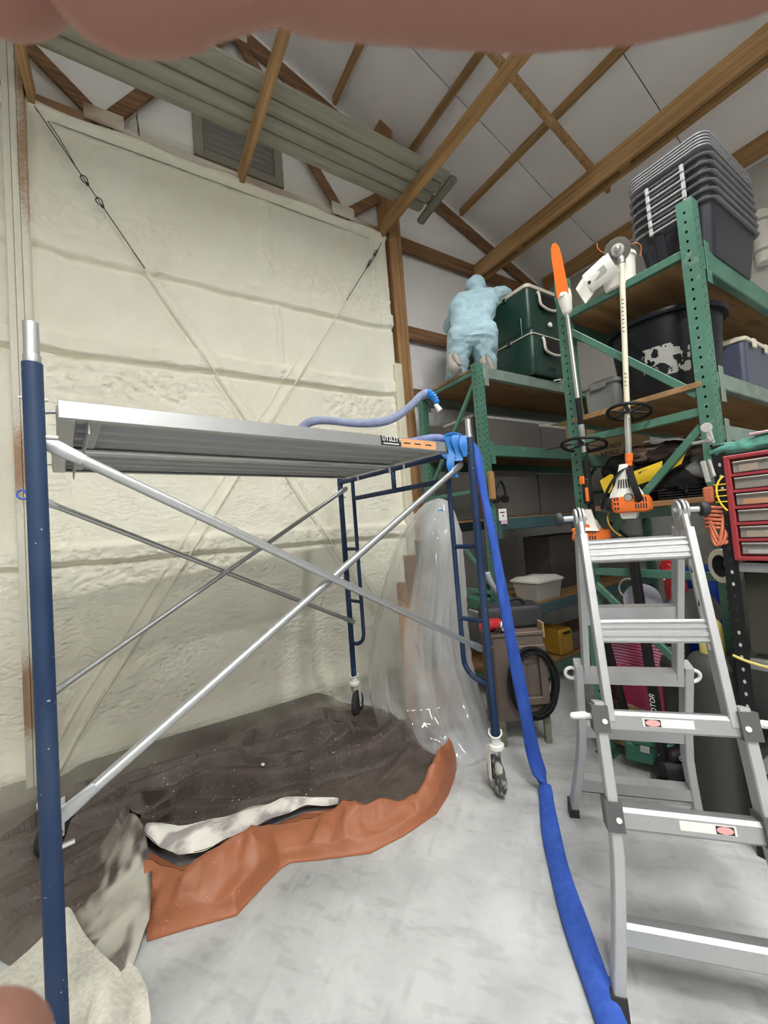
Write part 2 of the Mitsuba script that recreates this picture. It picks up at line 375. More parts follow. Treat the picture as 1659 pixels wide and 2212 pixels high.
ce = thing('ceiling', 'white insulation sheets under the sloping roof', kind='structure')
ys = [YB + .02, 2.76, 1.595, .43, -.73, -1.9, -3.07, -4.24, -5.4, YF]
for s in (1, -1):
    xe = XR if s > 0 else XL
    for y1, y0 in zip(ys[:-1], ys[1:]):
        n = 12; P = np.zeros((n, 9, 3))
        for i, x in enumerate(np.linspace(RX, xe, n)):
            for j, y in enumerate(np.linspace(y0 + .004, y1 - .004, 9)):
                w = (j - 4) / 4
                P[i, j] = (x, y, roofz(x) - .012 * (1 - w ** 4) + .004 * math.sin(5 * x + 3 * y))
        part(ce, 'insulation_sheet', thick(P, .012), 'roof', smooth=30)
put(thing('trim_1', 'dark backing above the insulation joints', kind='structure'), [prism(Polygon([(RX, RZ + .02), (xe, roofz(xe) + .02), (xe, roofz(xe) + .05), (RX, RZ + .05)] ), YB - YF, plane_M((0, YB, 0), (1, 0, 0), (0, 0, 1))) for xe in (XR, XL)], 'dark_metal')

# spray foam on the gable wall: one uneven skin between the two posts and on to the left
FX0, FX1 = -3.5, 2.47
xs = np.r_[np.linspace(FX0, -.75, 60)[:-1], np.linspace(-.75, FX1, 330)]; zs = np.linspace(0, 4.70, 430)
X, Z = np.meshgrid(xs, zs, indexing='ij')
Pn = np.stack([X, Z, np.zeros_like(X)], -1)
wob = meshkit.fbm(Pn * [1.3, 1.3, 1], 3, 2) - .5
edge = .018 * (meshkit.fbm(Pn * [7, 3, 1], 3, 5) - .5)
d = .035 * wob + .007 * (meshkit.fbm(Pn * [6, 6, 1], 3, 9) - .5)
def sm(a, b, x): t = np.clip((x - a) / (b - a), 0, 1); return t * t * (3 - 2 * t)
for zg, h, up, lo in ((3.64, .15, .034, .018), (2.92, .15, .030, .045), (1.43, .14, .034, .030)):
    zz = Z + edge
    d += up * sm(zg + h + .02, zg + h - .03, zz) * sm(zg - .004, zg + .022, zz)
    d -= lo * np.exp(-((zz - zg + .012) / .016) ** 2) * (.6 + .6 * meshkit.noise(Pn * [3, 1, 1], 4))
# rough curds near the bands, drip-like streaks in the upper bays
curd = meshkit.fbm(Pn * [22, 30, 1], 3, 21) - .5
d += .045 * curd * sm(.30, .55, meshkit.fbm(Pn * [1.4, 2.2, 1], 3, 33)) * sm(.32, .0, np.minimum(np.minimum(abs(Z - 1.4), abs(Z - 2.75)), abs(Z - 3.95)))
d += .009 * (meshkit.fbm(Pn * [9, .7, 1], 3, 44) - .5) * sm(2.9, 3.1, Z)
# stud ridge, edges at the posts, bottom roll
for xr_, z0, z1, wd, hgt in ((1.24, 2.98, 3.66, .03, .028), (1.17, 3.75, 4.7, .05, .014), (2.32, 3.6, 4.7, .018, .016), (1.20, 1.6, 2.3, .05, .02)):
    xx = X + .02 * (meshkit.noise(Pn * [1, 9, 1], 6) - .5)
    d += hgt * np.exp(-((xx - xr_) / wd) ** 4) * sm(z0, z0 + .05, Z) * sm(z1, z1 - .05, Z) * (.7 + .8 * curd)
d += .05 * sm(2.30, 2.47, X) + .05 * sm(-.30, -.45, X) * sm(-.62, -.52, X)
d += .04 * sm(.30, .05, Z) + .05 * np.exp(-((Z - .16) / .10) ** 2)
d += .018 * np.sin(X * 3.1 + 1) * sm(1.3, .9, Z) * sm(.1, .5, Z)
# foam caught along the two brace cables
C1 = (A([-.44, 4.65]), A([2.42, .10])); C2 = (A([2.42, 4.57]), A([-.44, .14]))
for (p, q), k in ((C1, 1), (C2, 2)):
    u = (q - p) / np.linalg.norm(q - p); nv = A([-u[1], u[0]])
    s = (X - p[0]) * nv[0] + (Z - p[1]) * nv[1]
    for off, hh in ((0, .018), (.085 if k == 1 else -.09, .013)):
        g = 1 - sm(3.9, 4.1, Z) if k == 1 else 1 - sm(3.0, 3.3, Z)
        d += hh * np.exp(-((s - off + .02 * (meshkit.noise(Pn * [4, 4, 1], 50 + k) - .5)) / .0085) ** 2) * g
Yf = 3.53 - d
foam = grid(np.stack([X, Yf, Z], -1))
part(wb, 'spray_foam', foam, 'foam', smooth=True, label='cream spray foam insulation with ridges over the girts')

# foam ledge under the chord, seen as a pale strip
lg = []
for x in np.linspace(FX0, 2.49, 160):
    q = .006 * math.sin(9 * x) + .008 * (meshkit.noise(A([[x * 6, 0, 1]]), 3)[0] - .5)
    lg.append([(x, 3.52, 4.62), (x, 3.475 - q, 4.635), (x, 3.465 - q, 4.665 + q), (x, 3.48 - q, 4.695 + q), (x, 3.53, 4.712 + q), (x, 3.65, 4.712)])
part(wb, 'foam_ledge', grid(A(lg)[:, ::-1]), 'foam', smooth=True)

def post3(x, label, m, y0=3.40, y1=3.64, w=.039, n=3, ztop=6.0):
    k = thing('wall_post', label, 'post')
    for i in range(n):
        part(k, 'ply_board', B().lim((x + (i - n / 2) * w + .0012, y0, 0), (x + (i - n / 2 + 1) * w - .0012, y1, ztop), .003), m)
    return k
post3(-.54, 'three-ply wooden wall post coated with cream overspray beside the blue scaffold post', 'wood_spray', ztop=5.0)
post3(2.585, 'bare brown wooden wall post between foam wall and white wall', 'wood_z', 3.44, 3.64, .052, 3, 6.02)
part('wall_post_001', 'spray_strip', B().lim((2.44, 3.425, 0), (2.53, 3.52, 3.25), .01), 'cream', label='cream foam covered edge board')

def timber(name, p0, p1, w, h, m, label, cat, group=None, up=(0, 0, 1)):
    return one(name, B().bar(p0, p1, w, h, up, .003), m, label, cat, group)
timber('wall_girt', (2.664, 3.60, 4.755), (5.5, 3.60, 4.755), .038, .165, 'wood_x', 'brown girt board across white wall at truss height, meeting the big ceiling beam', 'girt')
timber('wall_girt', (2.664, 3.60, 3.715), (5.5, 3.60, 3.715), .038, .15, 'wood_x', 'brown girt board across white wall behind the blue coverall', 'girt')
timber('wall_girt', (2.664, 3.60, 2.99), (5.5, 3.60, 2.99), .038, .15, 'wood_x', 'girt board hidden low behind the green rack', 'girt')
tr = thing('gable_truss', 'dark brown gable truss with diagonal webs above the foam wall', 'truss')
YT = 3.62
part(tr, 'bottom_chord', B().bar((-3.4, YT, 4.79), (2.52, YT, 4.79), .038, .15), 'wood_chord', label='overspray covered chord')
def chz(x): return 6.31 - SL * abs(x - RX) - .075 + .07
part(tr, 'top_chord', B().bar((RX, YT, chz(RX) + .01), (5.45, YT, chz(5.45)), .038, .145), 'wood_x')
part(tr, 'top_chord', B().bar((RX, YT, chz(RX) + .01), (-3.4, YT, chz(-3.4)), .038, .145), 'wood_x')
for p, q in (((RX, 6.25), (2.02, 4.83)), ((RX, 6.25), (-.02, 4.83)), ((2.06, 4.83), (3.0, 5.6)), ((-.06, 4.83), (-.95, 5.6))):
    part(tr, 'web', B().bar((p[0], YT - .038, p[1]), (q[0], YT - .038, q[1]), .036, .10, (0, 1, 0) if False else (0, 0, 1)), 'wood_x')
for nx, nz in ((2.03, 4.85), (-.03, 4.85), (RX, 6.22)):
    part(tr, 'gusset_plate', B().box((nx, YT - .06, nz), (.26, .003, .13), .001), 'wood_chord')
PL = {-1.5: 'brown roof purlin left of the ridge, farthest from it', -.62: 'brown roof purlin left of the ridge above the corner brace', .18: 'brown roof purlin just left of the ridge', 2.04: 'short brown roof purlin beside the golden brace, nearest the ridge',
      2.91: 'brown roof purlin ending just behind the end of the ribbed sheets', 3.78: 'long brown roof purlin crossed by the diagonal timber', 4.65: 'brown roof purlin beyond the heavy ceiling beam'}
for x in PL:
    z = roofz(x) - .065
    timber('roof_purlin', (x, YT - .022, z), (x, YF, z), .040, .09, 'wood_x' if False else 'wood_y', PL[x], 'purlin', 'roof purlins on the ceiling')
BR = ((-.45, 'pale brown ceiling brace at the top corner, left of the ribbed sheets'), (.97, 'golden ceiling brace crossing the ribbed sheets, ending at the foam wall'), (2.44, 'knotty golden ceiling brace running to the brown wall post'))
for x, l in BR:
    k = one('ceiling_brace', B().bar((x, 3.50, 4.72), (x, YF, 4.72), .042, .14), 'wood_y', l, 'beam')
bm = thing('ceiling_beam', 'heavy brown two-ply ceiling beam running toward the tote stack', 'beam')
part(bm, 'ply_board', B().bar((3.93, 3.58, 4.73), (3.93, YF, 4.73), .042, .19), 'wood_y')
part(bm, 'ply_board', B().bar((4.06, 3.58, 4.735), (4.06, YF, 4.735), .042, .18), 'wood_y')
for y in (2.9, 1.7, .4): part(bm, 'spacer_block', B().lim((3.952, y, 4.66), (4.038, y + .09, 4.80)), 'wood_y')
timber('diagonal_timber', (1.45, 2.0, 5.60), (4.22, 2.0, 4.735), .038, .09, 'wood_y', 'golden diagonal timber crossing the roof purlins, ending at the heavy beam', 'beam')
timber('roof_purlin', (5.35, 3.56, roofz(5.35) - .07), (5.35, YF, roofz(5.35) - .07), .09, .2, 'wood_y', 'dark eave beam low behind the saw blade and the totes', 'beam')

# louvred vent in the gable
v = thing('gable_vent', 'square grey louvred vent high in the gable wall behind the ribbed sheets', 'vent')
for lo, hi in (((.62, 3.615, 4.90), (.70, 3.655, 5.52)), ((1.34, 3.615, 4.90), (1.42, 3.655, 5.52)), ((.70, 3.615, 4.90), (1.34, 3.655, 4.98)), ((.70, 3.615, 5.44), (1.34, 3.655, 5.52))):
    part(v, 'frame_side', B().lim(lo, hi), 'vent')
for i in range(7):
    z = 5.01 + i * .062
    part(v, 'louvre', B().box((1.02, 3.645, z), (.63, .03, .007), .001, M=rot((1, 0, 0), -35)), 'vent_blade')
part(v, 'backing', B().lim((.70, 3.654, 4.98), (1.34, 3.659, 5.44)), 'vent_blade')

# ribbed sheets lying on the ceiling braces
def ribbed(y, w, z, label):
    k = thing('ribbed_sheet', label, 'ribbed sheet', None)
    prof = []
    for t in np.linspace(0, 1, 17):
        prof.append((y + (t - .5) * w, z - .022 * (math.sin(t * math.pi) ** .6) + .004))
    P = np.stack([np.stack([A([x, a + .002 * math.sin(x * 2 + y * 9), b + .003 * math.sin(x * 1.3 + y * 7)]) for a, b in prof]) for x in np.linspace(-2.6, 2.74, 60)])
    part(k, 'rib', thick(P, .004), 'ribbed', smooth=40)
    for s in (-1, 1):
        part(k, 'side_flange', B().bar((-2.6, y + s * w / 2, z + .012), (2.74, y + s * w / 2, z + .012), .004, .03, b=.001), 'ribbed')
for i, y in enumerate((2.755, 2.885, 3.02, 3.15)):
    ribbed(y, .118, 4.845, ['grey-green ribbed sheet on the ceiling braces, farthest from the foam wall', 'grey-green ribbed sheet on the ceiling braces, second from the room side', 'grey-green ribbed sheet on the ceiling braces, second from the foam wall', 'grey-green ribbed sheet on the ceiling braces, nearest the foam wall'][i])
one('end_block', B().bar((2.775, 2.68, 4.815), (2.81, 3.28, 4.80), .085, .06, b=.016), 'greywood', 'weathered grey wooden stick across the end of the ribbed sheets', 'wooden stick')

# brace cables
def cable(p, q, label, t, bare):
    k = thing('brace_cable', label, 'cable'); y = 3.47
    P, Q = A([p[0], y, p[1]]), A([q[0], y, q[1]])
    tb_ = bare; M_ = P + (Q - P) * tb_
    part(k, 'bare_strand', B().tube(P, M_, .0035, 6), 'dark_metal'); part(k, 'coated_strand', B().tube(M_, Q, .005, 8), 'foam', smooth=True, label='strand coated with foam')
    for a in t:
        c = P + (Q - P) * a; u = nrm(Q - P)
        part(k, 'clamp', B().add(sweep(spline([c - u * .03, c + A([.016, 0, .01]), c + u * .03, c - A([.016, 0, .01]), c - u * .028], 16), .004, 6)).box(c + u * .035, (.02, .02, .02)), 'dark_metal')
    u = nrm(Q - P); part(k, 'strand_tail', B().curve([P + u * .12 + A([.012, -.01, .01]), P + u * .25 + A([.016, -.01, 0]), P + u * .42], .003, 6), 'dark_metal')
cable((-.44, 4.65), (2.42, .10), 'thin brace cable falling from upper left across the foam wall, knotted near its top', (.095, .125), .22)
cable((2.42, 4.57), (-.44, .14), 'thin brace cable falling from the brown post down across the foam wall', (.03, .06), .17)
one('hanging_wire', B().curve([(.19, 3.60, 5.0), (.20, 3.59, 4.93), (.205, 3.60, 4.84)], .003, 6), 'dark_metal', 'short dark wire hanging below the left truss web', 'wire')

# lamps
for i, (x, y, z, e) in enumerate(LAMPS):
    k = thing('ceiling_light', ['white linear ceiling light hung behind the camera', 'white linear ceiling light over the ladder', 'white linear ceiling light far behind on the left', 'white linear ceiling light behind the first one', 'white linear ceiling light at the far end of the barn'][i], 'light')
    al = i == 1; hx_, hy_ = (.08, .62) if al else (.62, .08)
    part(k, 'housing', B().lim((x - hx_, y - hy_, z + .01), (x + hx_, y + hy_, z + .08), .01), 'lamp_body')
    q = prism(sbox(-hx_ + .02, -hy_ + .02, hx_ - .02, hy_ - .02), .004); q.apply_transform(plane_M((x, y, z + .006), (1, 0, 0), (0, -1, 0)))
    kk = part(k, 'diffuser', q, 'lamp_body'); scene[kk]['emitter'] = {'type': 'area', 'radiance': {'type': 'rgb', 'value': [e * 4.0, e * 3.95, e * 3.75]}}
    for q in (-.4, .4):
        xq, yq = (x, y + q) if al else (x + q, y); part(k, 'hanger', B().tube((xq, yq, z + .07), (xq, yq, roofz(xq) - .02), .004, 6), 'steel')
# ------------------------------------------------------------------ rolling scaffold
PNL, PNR, PFR, PFL = A([-.188, 1.301, 0]), A([1.655, 1.66, 0]), A([1.505, 3.04, 0]), A([-.40, 2.72, 0])
sc = thing('scaffold', 'blue steel rolling scaffold with crossed galvanized braces in front of the foam wall', 'scaffold')
def at(p, z): return A([p[0], p[1], z])
def end_frame(pa, pb, m):
    """near post pa, far post pb"""
    k = part(sc, 'end_frame', B().tube(at(pa, .33), at(pa, 1.985), .0215, 20), m, smooth=40)
    u = nrm(pb - pa); L = np.linalg.norm(pb - pa)
    def w(s, z): return at(pa + u * s, z)
    def sub(name, mesh, mm=m, sm=40): part(k, name, mesh, mm, smooth=sm)
    sub('far_post', B().tube(at(pb, .33), at(pb, 1.985), .0215, 20))
    sub('top_bar', B().tube(w(.01, 1.925), w(L - .01, 1.925), .021, 16))
    sub('arch_bar', B().tube(w(.20, 1.77), w(L - .20, 1.77), .017, 12))
    sub('arch_stub', B().tube(w(L / 2, 1.78), w(L / 2, 1.92), .016, 12))
    for s0, sg, nm in ((0, 1, 'inner_post'), (L, -1, 'inner_post')):
        a = .185
        pts = [w(s0 + sg * a, 1.92), w(s0 + sg * a, 1.5), w(s0 + sg * a, 1.0), w(s0 + sg * a, .72), w(s0 + sg * (a - .03), .645), w(s0 + sg * (a - .09), .612), w(s0 + sg * .01, .605)]
        sub(nm, B().add(sweep(pts[:4] + [p for p in spline(pts[3:], 10)[1:]], .0145, 12)))
        for z in (1.37, .95):
            sub('rung', B().tube(w(s0 + sg * .01, z), w(s0 + sg * a, z), .013, 12))
    for p in (pa, pb):
        sub('coupling_pin', B().add(lathe([(.0165, 1.97), (.0188, 1.975), (.0188, 2.005), (.0165, 2.008), (.0165, 2.09), (.0135, 2.093)], 20, (p[0], p[1], 0))), 'galv')
        q = A([u[1], -u[0], 0]); sub('pin_bolt', B().tube(at(p, 1.895) - q * .028, at(p, 1.895) + q * .028, .004, 8), 'steel')
        for zl in (1.80, .80): sub('lock_stud', B().tube(at(p, zl) + q * .02, at(p, zl) + q * .045, .006, 8), 'steel')
    return k
end_frame(PNR, PFR, 'navy'); end_frame(PNL, PFL, 'navy')
def cross_brace(p, q):
    p, q = A(p, float), A(q, float); u = nrm(q - p); L = np.linalg.norm(q - p)
    k = part(sc, 'cross_brace', B().tube(p + u * .10, q - u * .10, .0155, 16), 'galv', smooth=40)
    for a, s in ((p, 1), (q, -1)):
        part(k, 'flattened_end', B().add(loft([[a + s * u * t + (np.cross(u, [0, 0, 1]) * math.cos(h) * rx + nrm(np.cross(u, np.cross(u, [0, 0, 1]))) * math.sin(h) * rz) for h in np.linspace(0, 2 * np.pi, 13)[:-1]] for t, rx, rz in ((-.025, .004, .012), (-.01, .004, .019), (.04, .005, .020), (.10, .0145, .0165))][::s])), 'galv', smooth=40)
nd = nrm(PNR - PNL); ny = A([nd[1], -nd[0], 0]); off = -ny * .035
cross_brace(at(PNL, 1.80) + off + nd * .012, at(PNR, .80) + off - nd * .012); cross_brace(at(PNR, 1.84) + off * 1.9 - nd * .012, at(PNL, .83) + off * 1.9 + nd * .012)
fd = nrm(PFR - PFL); fy = A([fd[1], -fd[0], 0]) * .035
cross_brace(at(PFL, 1.80) + fy, at(PFR, .78) + fy); cross_brace(at(PFR, 1.86) + fy * 1.9, at(PFL, .80) + fy * 1.9)
part(sc, 'pivot_bolt', B().cyl((at(PNL, 1.315) + at(PNR, 1.315)) / 2 + off * 1.5, ny, .008, .05, 10), 'steel')
def caster(p, heading, wm):
    h = A([math.cos(heading), math.sin(heading), 0]); s = A([-h[1], h[0], 0]); c = at(p, .101) - h * .035
    k = part(sc, 'caster', B().cyl(at(p, .275), (0, 0, 1), .042, .022, 24).cyl(at(p, .30), (0, 0, 1), .027, .05, 20), 'white_metal', smooth=30)
    part(k, 'wheel', B().add(lathe([(.05, -.021), (.088, -.022), (.098, -.014), (.100, 0), (.098, .014), (.088, .022), (.05, .021)], 32, c, s)), wm, smooth=40)
    part(k, 'hub', B().cyl(c, s, .048, .030, 24).cyl(c, s, .016, .062, 16), 'dark_metal', smooth=30)
    for g in (-1, 1):
        part(k, 'fork_arm', B().add(prism(Polygon([(-.03, .165), (.03, .165), (.022, .05), (.018, -.02), (-.018, -.02), (-.024, .06)]), .004, plane_M(c + s * (g * .033 - .002) + A([0, 0, 0]), h, (0, 0, 1)))), 'white_metal')
    part(k, 'lock_ring', B().add(sweep([at(p, .345) + A([math.cos(t) * .034, math.sin(t) * .034, .012 * math.sin(t * 1.2)]) for t in np.linspace(.6, 6.0, 28)], .005, 8)), 'white_metal', smooth=True)
caster(PNR, -2.0, 'wheel_dusty'); caster(PFR, -2.4, 'rubber'); caster(PFL, -2.3, 'rubber'); caster(PNL, -2.0, 'rubber')
one('cord_loop', B().curve([at(PNL, 1.655) + A(q) for q in ((-.018, -.01, 0), (-.030, -.012, .008), (-.036, -.01, -.004), (-.028, -.012, -.012), (-.018, -.01, -.008))], .0022, 6), 'hose', 'small loop of blue cord tied around the blue scaffold post', 'cord', smooth=True)

# two aluminium scaffold planks
ux = nrm(A([1.727, .20, 0])); uy = A([-ux[1], ux[0], 0])
def plank(o, L, W, label, sticker):
    k = thing('scaffold_plank', label, 'scaffold plank', None)
    o = A(o, float); zt = o[2]
    def w(a, b, c): return o + ux * a + uy * b + A([0, 0, c])
    for b in (0, W):
        part(k, 'side_rail', B().bar(w(0, b, -.026), w(L, b, -.026), .006, .055, b=.0015).bar(w(0, b + (.012 if b == 0 else -.012), -.052), w(L, b + (.012 if b == 0 else -.012), -.052), .028, .004, b=.001), 'alu')
    n = 4
    prof = []
    for i in range(n):
        a, c = i / n * W, (i + 1) / n * W; q = W / n
        prof += [(a + .002, -.008), (a + q * .34, -.008), (a + q * .50, -.040), (a + q * .82, -.040), (a + q * .97, -.008)]
    part(k, 'corrugated_deck', thick(np.stack([np.stack([w(x, b, c) for b, c in prof]) for x in np.linspace(.01, L - .01, 4)]), .003), 'deck_alu')
    for a in (0.0, L):
        s = 1 if a == 0 else -1
        part(k, 'end_channel', B().bar(w(a + s * .02, .004, -.035), w(a + s * .02, W - .004, -.035), .05, .045, b=.004), 'alu')
        for b in (.05, W - .05):
            part(k, 'hook', B().add(sweep(spline([w(a + s * .02, b, -.03), w(a - s * .035, b, -.028), w(a - s * .06, b, -.045), w(a - s * .062, b, -.075)], 12), .010, 8, flat=.6)), 'galv', smooth=True)
    for a in (.10, L * .5):
        pass
    part(k, 'end_bracket', prism(Polygon([(0, 0), (.05, -.004), (.05, -.05), (.015, -.062), (0, -.05)]), W - .03, plane_M(w(.05, W - .015, -.012), ux, (0, 0, 1))) if False else B().bar(w(.075, .02, -.055), w(.075, W - .02, -.055), .005, .075, b=.001).bar(w(.095, .02, -.045), w(.095, W - .02, -.045), .035, .004, b=.001), 'alu_dull')
    if sticker:
        part(k, 'label', B().bar(w(1.235, -.0036, -.024), w(1.365, -.0036, -.024), .001, .046, b=.0002), 'ink', label='black label with white lettering')
        part(k, 'label', decal_text('UTILITY', .022, w(1.243, -.0045, -.024), ux, (0, 0, 1)), 'label_white', label='white lettering')
        part(k, 'label', B().bar(w(1.25, -.0042, -.037), w(1.35, -.0042, -.037), .001, .006, b=.0002), 'label_white')
        part(k, 'label', B().bar(w(1.367, -.0036, -.026), w(1.62, -.0036, -.026), .001, .044, b=.0002), 'label_orange', label='peach warning sticker')
        for a in (1.385, 1.46, 1.54): part(k, 'label', B().bar(w(a, -.0045, -.026), w(a + .045, -.0045, -.026), .001, .006, b=.0002), 'ink')
    else:
        part(k, 'label', B().bar(w(1.25, -.0036, -.026), w(1.33, -.0036, -.026), .001, .03, b=.0002), 'label_white')
        part(k, 'label', B().bar(w(1.335, -.0036, -.026), w(1.48, -.0036, -.026), .001, .03, b=.0002), 'label_orange')
plank((-.165, 1.525, 1.965), 1.70, .48, 'near aluminium scaffold plank with black and peach label', True)
plank((-.245, 2.06, 1.965), 1.73, .48, 'far aluminium scaffold plank, nearest the foam wall', False)

# ------------------------------------------------------------------ blue spray hose
hz = thing('spray_hose', 'blue sleeved hose draped over the scaffold and trailing across the floor', 'hose')
drop = spline([(1.60, 1.755, 1.975), (1.655, 1.70, 1.978), (1.685, 1.665, 1.93), (1.70, 1.645, 1.80), (1.725, 1.622, 1.45), (1.757, 1.606, 1.05), (1.80, 1.595, .66), (1.845, 1.59, .32), (1.868, 1.572, .12), (1.855, 1.53, .045), (1.78, 1.46, .03), (1.62, 1.32, .028), (1.40, 1.10, .027), (1.15, .80, .027), (.98, .58, .027), (.80, .3, .027), (.6, -.3, .027)], 120)
wid = np.interp(np.linspace(0, 1, 120), [0, .06, .12, .3, .5, .6, 1], [.022, .026, .024, .036, .042, .045, .045]) * (1 + .05 * np.sin(np.linspace(0, 60, 120)))
part(hz, 'sleeve', sweep(drop, wid, 14, flat=.6, up=(.2, .9, .9)), 'hose', smooth=True)
over = spline([(.80, 2.28, 1.99), (.85, 2.22, 2.09), (.90, 2.18, 2.150), (.97, 2.135, 2.160), (1.10, 2.055, 2.135), (1.206, 1.988, 2.123), (1.30, 1.925, 2.133), (1.385, 1.872, 2.185), (1.43, 1.842, 2.228), (1.468, 1.817, 2.265), (1.495, 1.80, 2.272)], 60)
part(hz, 'upper_hose', sweep(over, .0235 + .0015 * np.sin(np.linspace(0, 12, 60)), 14), 'hose', smooth=True, label='overspray dusted hose rising above the plank')
deckrun = spline([(.80, 2.28, 1.99), (1.0, 2.1, 1.985), (1.25, 1.93, 1.985), (1.42, 1.86, 1.998), (1.53, 1.80, 2.01), (1.60, 1.755, 1.975)], 40)
part(hz, 'deck_run', sweep(deckrun, .024, 12), 'hose', smooth=True)
part(hz, 'tip_tape', B().add(sweep(spline([(1.487, 1.804, 2.272), (1.51, 1.792, 2.262), (1.53, 1.782, 2.236), (1.54, 1.778, 2.205)], 14), [.020, .026, .022, .027, .022, .025, .020, .024, .018, .022, .017, .020, .016, .012], 9)), 'tape_blue', label='blue tape at the hose tip')
part(hz, 'tip', B().add(sweep([(1.535, 1.785, 2.205), (1.553, 1.772, 2.165)], [.013, .017], 12)), 'label_white', smooth=40, label='white hose tip')
tp = []
for i, (x, y, z0, z1, ang) in enumerate(((1.575, 1.765, 2.005, 1.77, 8), (1.60, 1.75, 2.01, 1.86, -6), (1.625, 1.73, 2.0, 1.88, 12))):
    pr_ = [(x + .045 * (t - .5) * .845 + .012 * math.sin(z * 40 + i), y - .045 * (t - .5) * .53 - .03 - .015 * i, z) for z in np.linspace(z0, z1, 14) for t in (0, .33, .67, 1)]
    tp.append(thick(A(pr_).reshape(14, 4, 3), .002))
part(hz, 'tie_tape', tp + [sweep(spline([(1.57, 1.80, 1.96), (1.58, 1.745, 2.012), (1.62, 1.70, 2.0), (1.635, 1.69, 1.93), (1.62, 1.72, 1.88), (1.58, 1.78, 1.9), (1.57, 1.80, 1.96)], 24), .02, 8, flat=.35)], 'tape_blue', smooth=30, label='blue tape tying the hose to the frame')

# ------------------------------------------------------------------ tarp on the floor
tp = thing('drop_cloth', 'brown drop cloth dusted with overspray, its orange underside folded over along the front', 'drop cloth')
def ridged(P, seed, fr, ang, st):
    c, s = math.cos(ang), math.sin(ang); x, y = P[..., 0], P[..., 1]
    q = np.stack([(c * x + s * y) * fr / st, (-s * x + c * y) * fr, np.full_like(x, seed * 1.7)], -1)
    w = meshkit.fbm(q * .8 + 9, 2, seed) * 1.2
    n_ = meshkit.fbm(q + w[..., None], 3, seed + 3)
    return 1 - np.abs(2 * n_ - 1)
FOLDS = [([(.31, 2.75), (.58, 2.52), (.98, 2.37), (1.43, 2.33)], .075, .20), ([(-.04, 2.91), (.28, 2.90), (.79, 2.86), (1.2, 2.83)], .07, .20), ([(-.47, 3.0), (-.11, 2.98), (.29, 2.95)], .06, .16),
         ([(.62, 2.29), (1.04, 2.05), (1.3, 1.97)], .03, .10), ([(.8, 2.52), (1.14, 2.57), (1.32, 2.73)], .06, .13), ([(-.65, 2.71), (-.35, 2.78), (-.02, 2.81)], .06, .18),
         ([(-.9, 2.40), (-.52, 2.40), (-.37, 2.42), (-.24, 2.46), (-.1, 2.51)], .05, .14), ([(.75, 3.17), (1.26, 3.14)], .06, .16), ([(-.01, 3.13), (.45, 2.95), (.85, 2.66)], .05, .13), ([(-.9, 3.11), (-.54, 3.1), (-.3, 3.17)], .06, .16),
         ([(1.1, 2.95), (1.35, 2.60), (1.45, 2.40)], .05, .10), ([(.15, 2.62), (.45, 2.40), (.75, 2.34)], .035, .10), ([(-1.6, 2.9), (-1.0, 2.75), (-.6, 2.72)], .05, .2)]
def cloth_h(P):
    x, y = P[..., 0], P[..., 1]; h = .004 + .016 * meshkit.fbm(np.stack([x * 5, y * 7, 0 * x], -1), 3, 12) + .030 * (np.clip(ridged(P, 14, 5.5, .25, 3.0) - .62, 0, 1) / .38) ** 1.3
    wx, wy = .05 * (meshkit.fbm(np.stack([x * 3, y * 3, 0 * x], -1), 2, 71) - .5), .07 * (meshkit.fbm(np.stack([x * 3, y * 3, 0 * x], -1), 2, 72) - .5)
    for pts, hh, wd in FOLDS:
        pts = A(pts); best = np.full(x.shape, 9.0); val = np.zeros(x.shape)
        for p, q in zip(pts[:-1], pts[1:]):
            u = q - p; L = np.hypot(*u); u = u / L; t = np.clip((x + wx - p[0]) * u[0] + (y + wy - p[1]) * u[1], 0, L)
            ex, ey = x + wx - p[0] - u[0] * t, y + wy - p[1] - u[1] * t; d_ = np.hypot(ex, ey); s_ = np.where(ey > 0, 1, -1)
            v = np.where(s_ > 0, np.exp(-(d_ / wd) ** 1.5), np.exp(-(d_ / (.20 * wd)) ** 2)); k = d_ < best
            val = np.where(k, v, val); best = np.where(k, d_, best)
        h = np.maximum(h, .5 * h + 1.8 * hh * val)
    return h
def sheet2(xs, back, front, ny_, hfun):
    X = np.repeat(np.asarray(xs)[:, None], ny_, 1); t = np.linspace(0, 1, ny_)[None]
    Y = back(X) * (1 - t) + front(X) * t
    P = np.stack([X, Y, np.zeros_like(X)], -1); P[..., 2] = hfun(P, t); return P
LIPX = [-.05, .0, .06, .13, .24, .47, .62, .74, .89, 1.0, 1.13, 1.23, 1.37, 1.56, 1.72]
LIPY = [2.46, 2.40, 2.30, 2.18, 2.14, 2.15, 2.17, 2.17, 2.10, 2.01, 1.93, 1.87, 1.93, 2.05, 2.10]
LIPZ = [.15, .14, .10, .095, .10, .095, .085, .07, .055, .05, .05, .055, .065, .05, .02]
lipy = lambda x: np.interp(x, LIPX, LIPY); lipz = lambda x: np.interp(x, LIPX, LIPZ)
def backy(x): return np.where(x < 1.45, 3.50, np.interp(x, [1.45, 1.85], [3.50, 2.75]))
def h_main(P, t):
    kw = sm(3.22, 3.42, P[..., 1]); h = cloth_h(P) * (1 - .85 * kw) + .13 * sm(3.25, 3.50, P[..., 1]) * sm(1.6, 1.3, P[..., 0])
    h *= (1 - sm(.8, 1, t) * .6); k = sm(.70, 1.0, t)
    h += .09 * np.exp(-(((P[..., 0] - 1.55) / .18) ** 2 + ((P[..., 1] - 2.35) / .16) ** 2)) * (1 + .8 * (ridged(P, 31, 6, 1.9, 2) - .5))
    return h * (1 - k) + (lipz(P[..., 0]) * np.where(t > .999, 1, .95)) * k
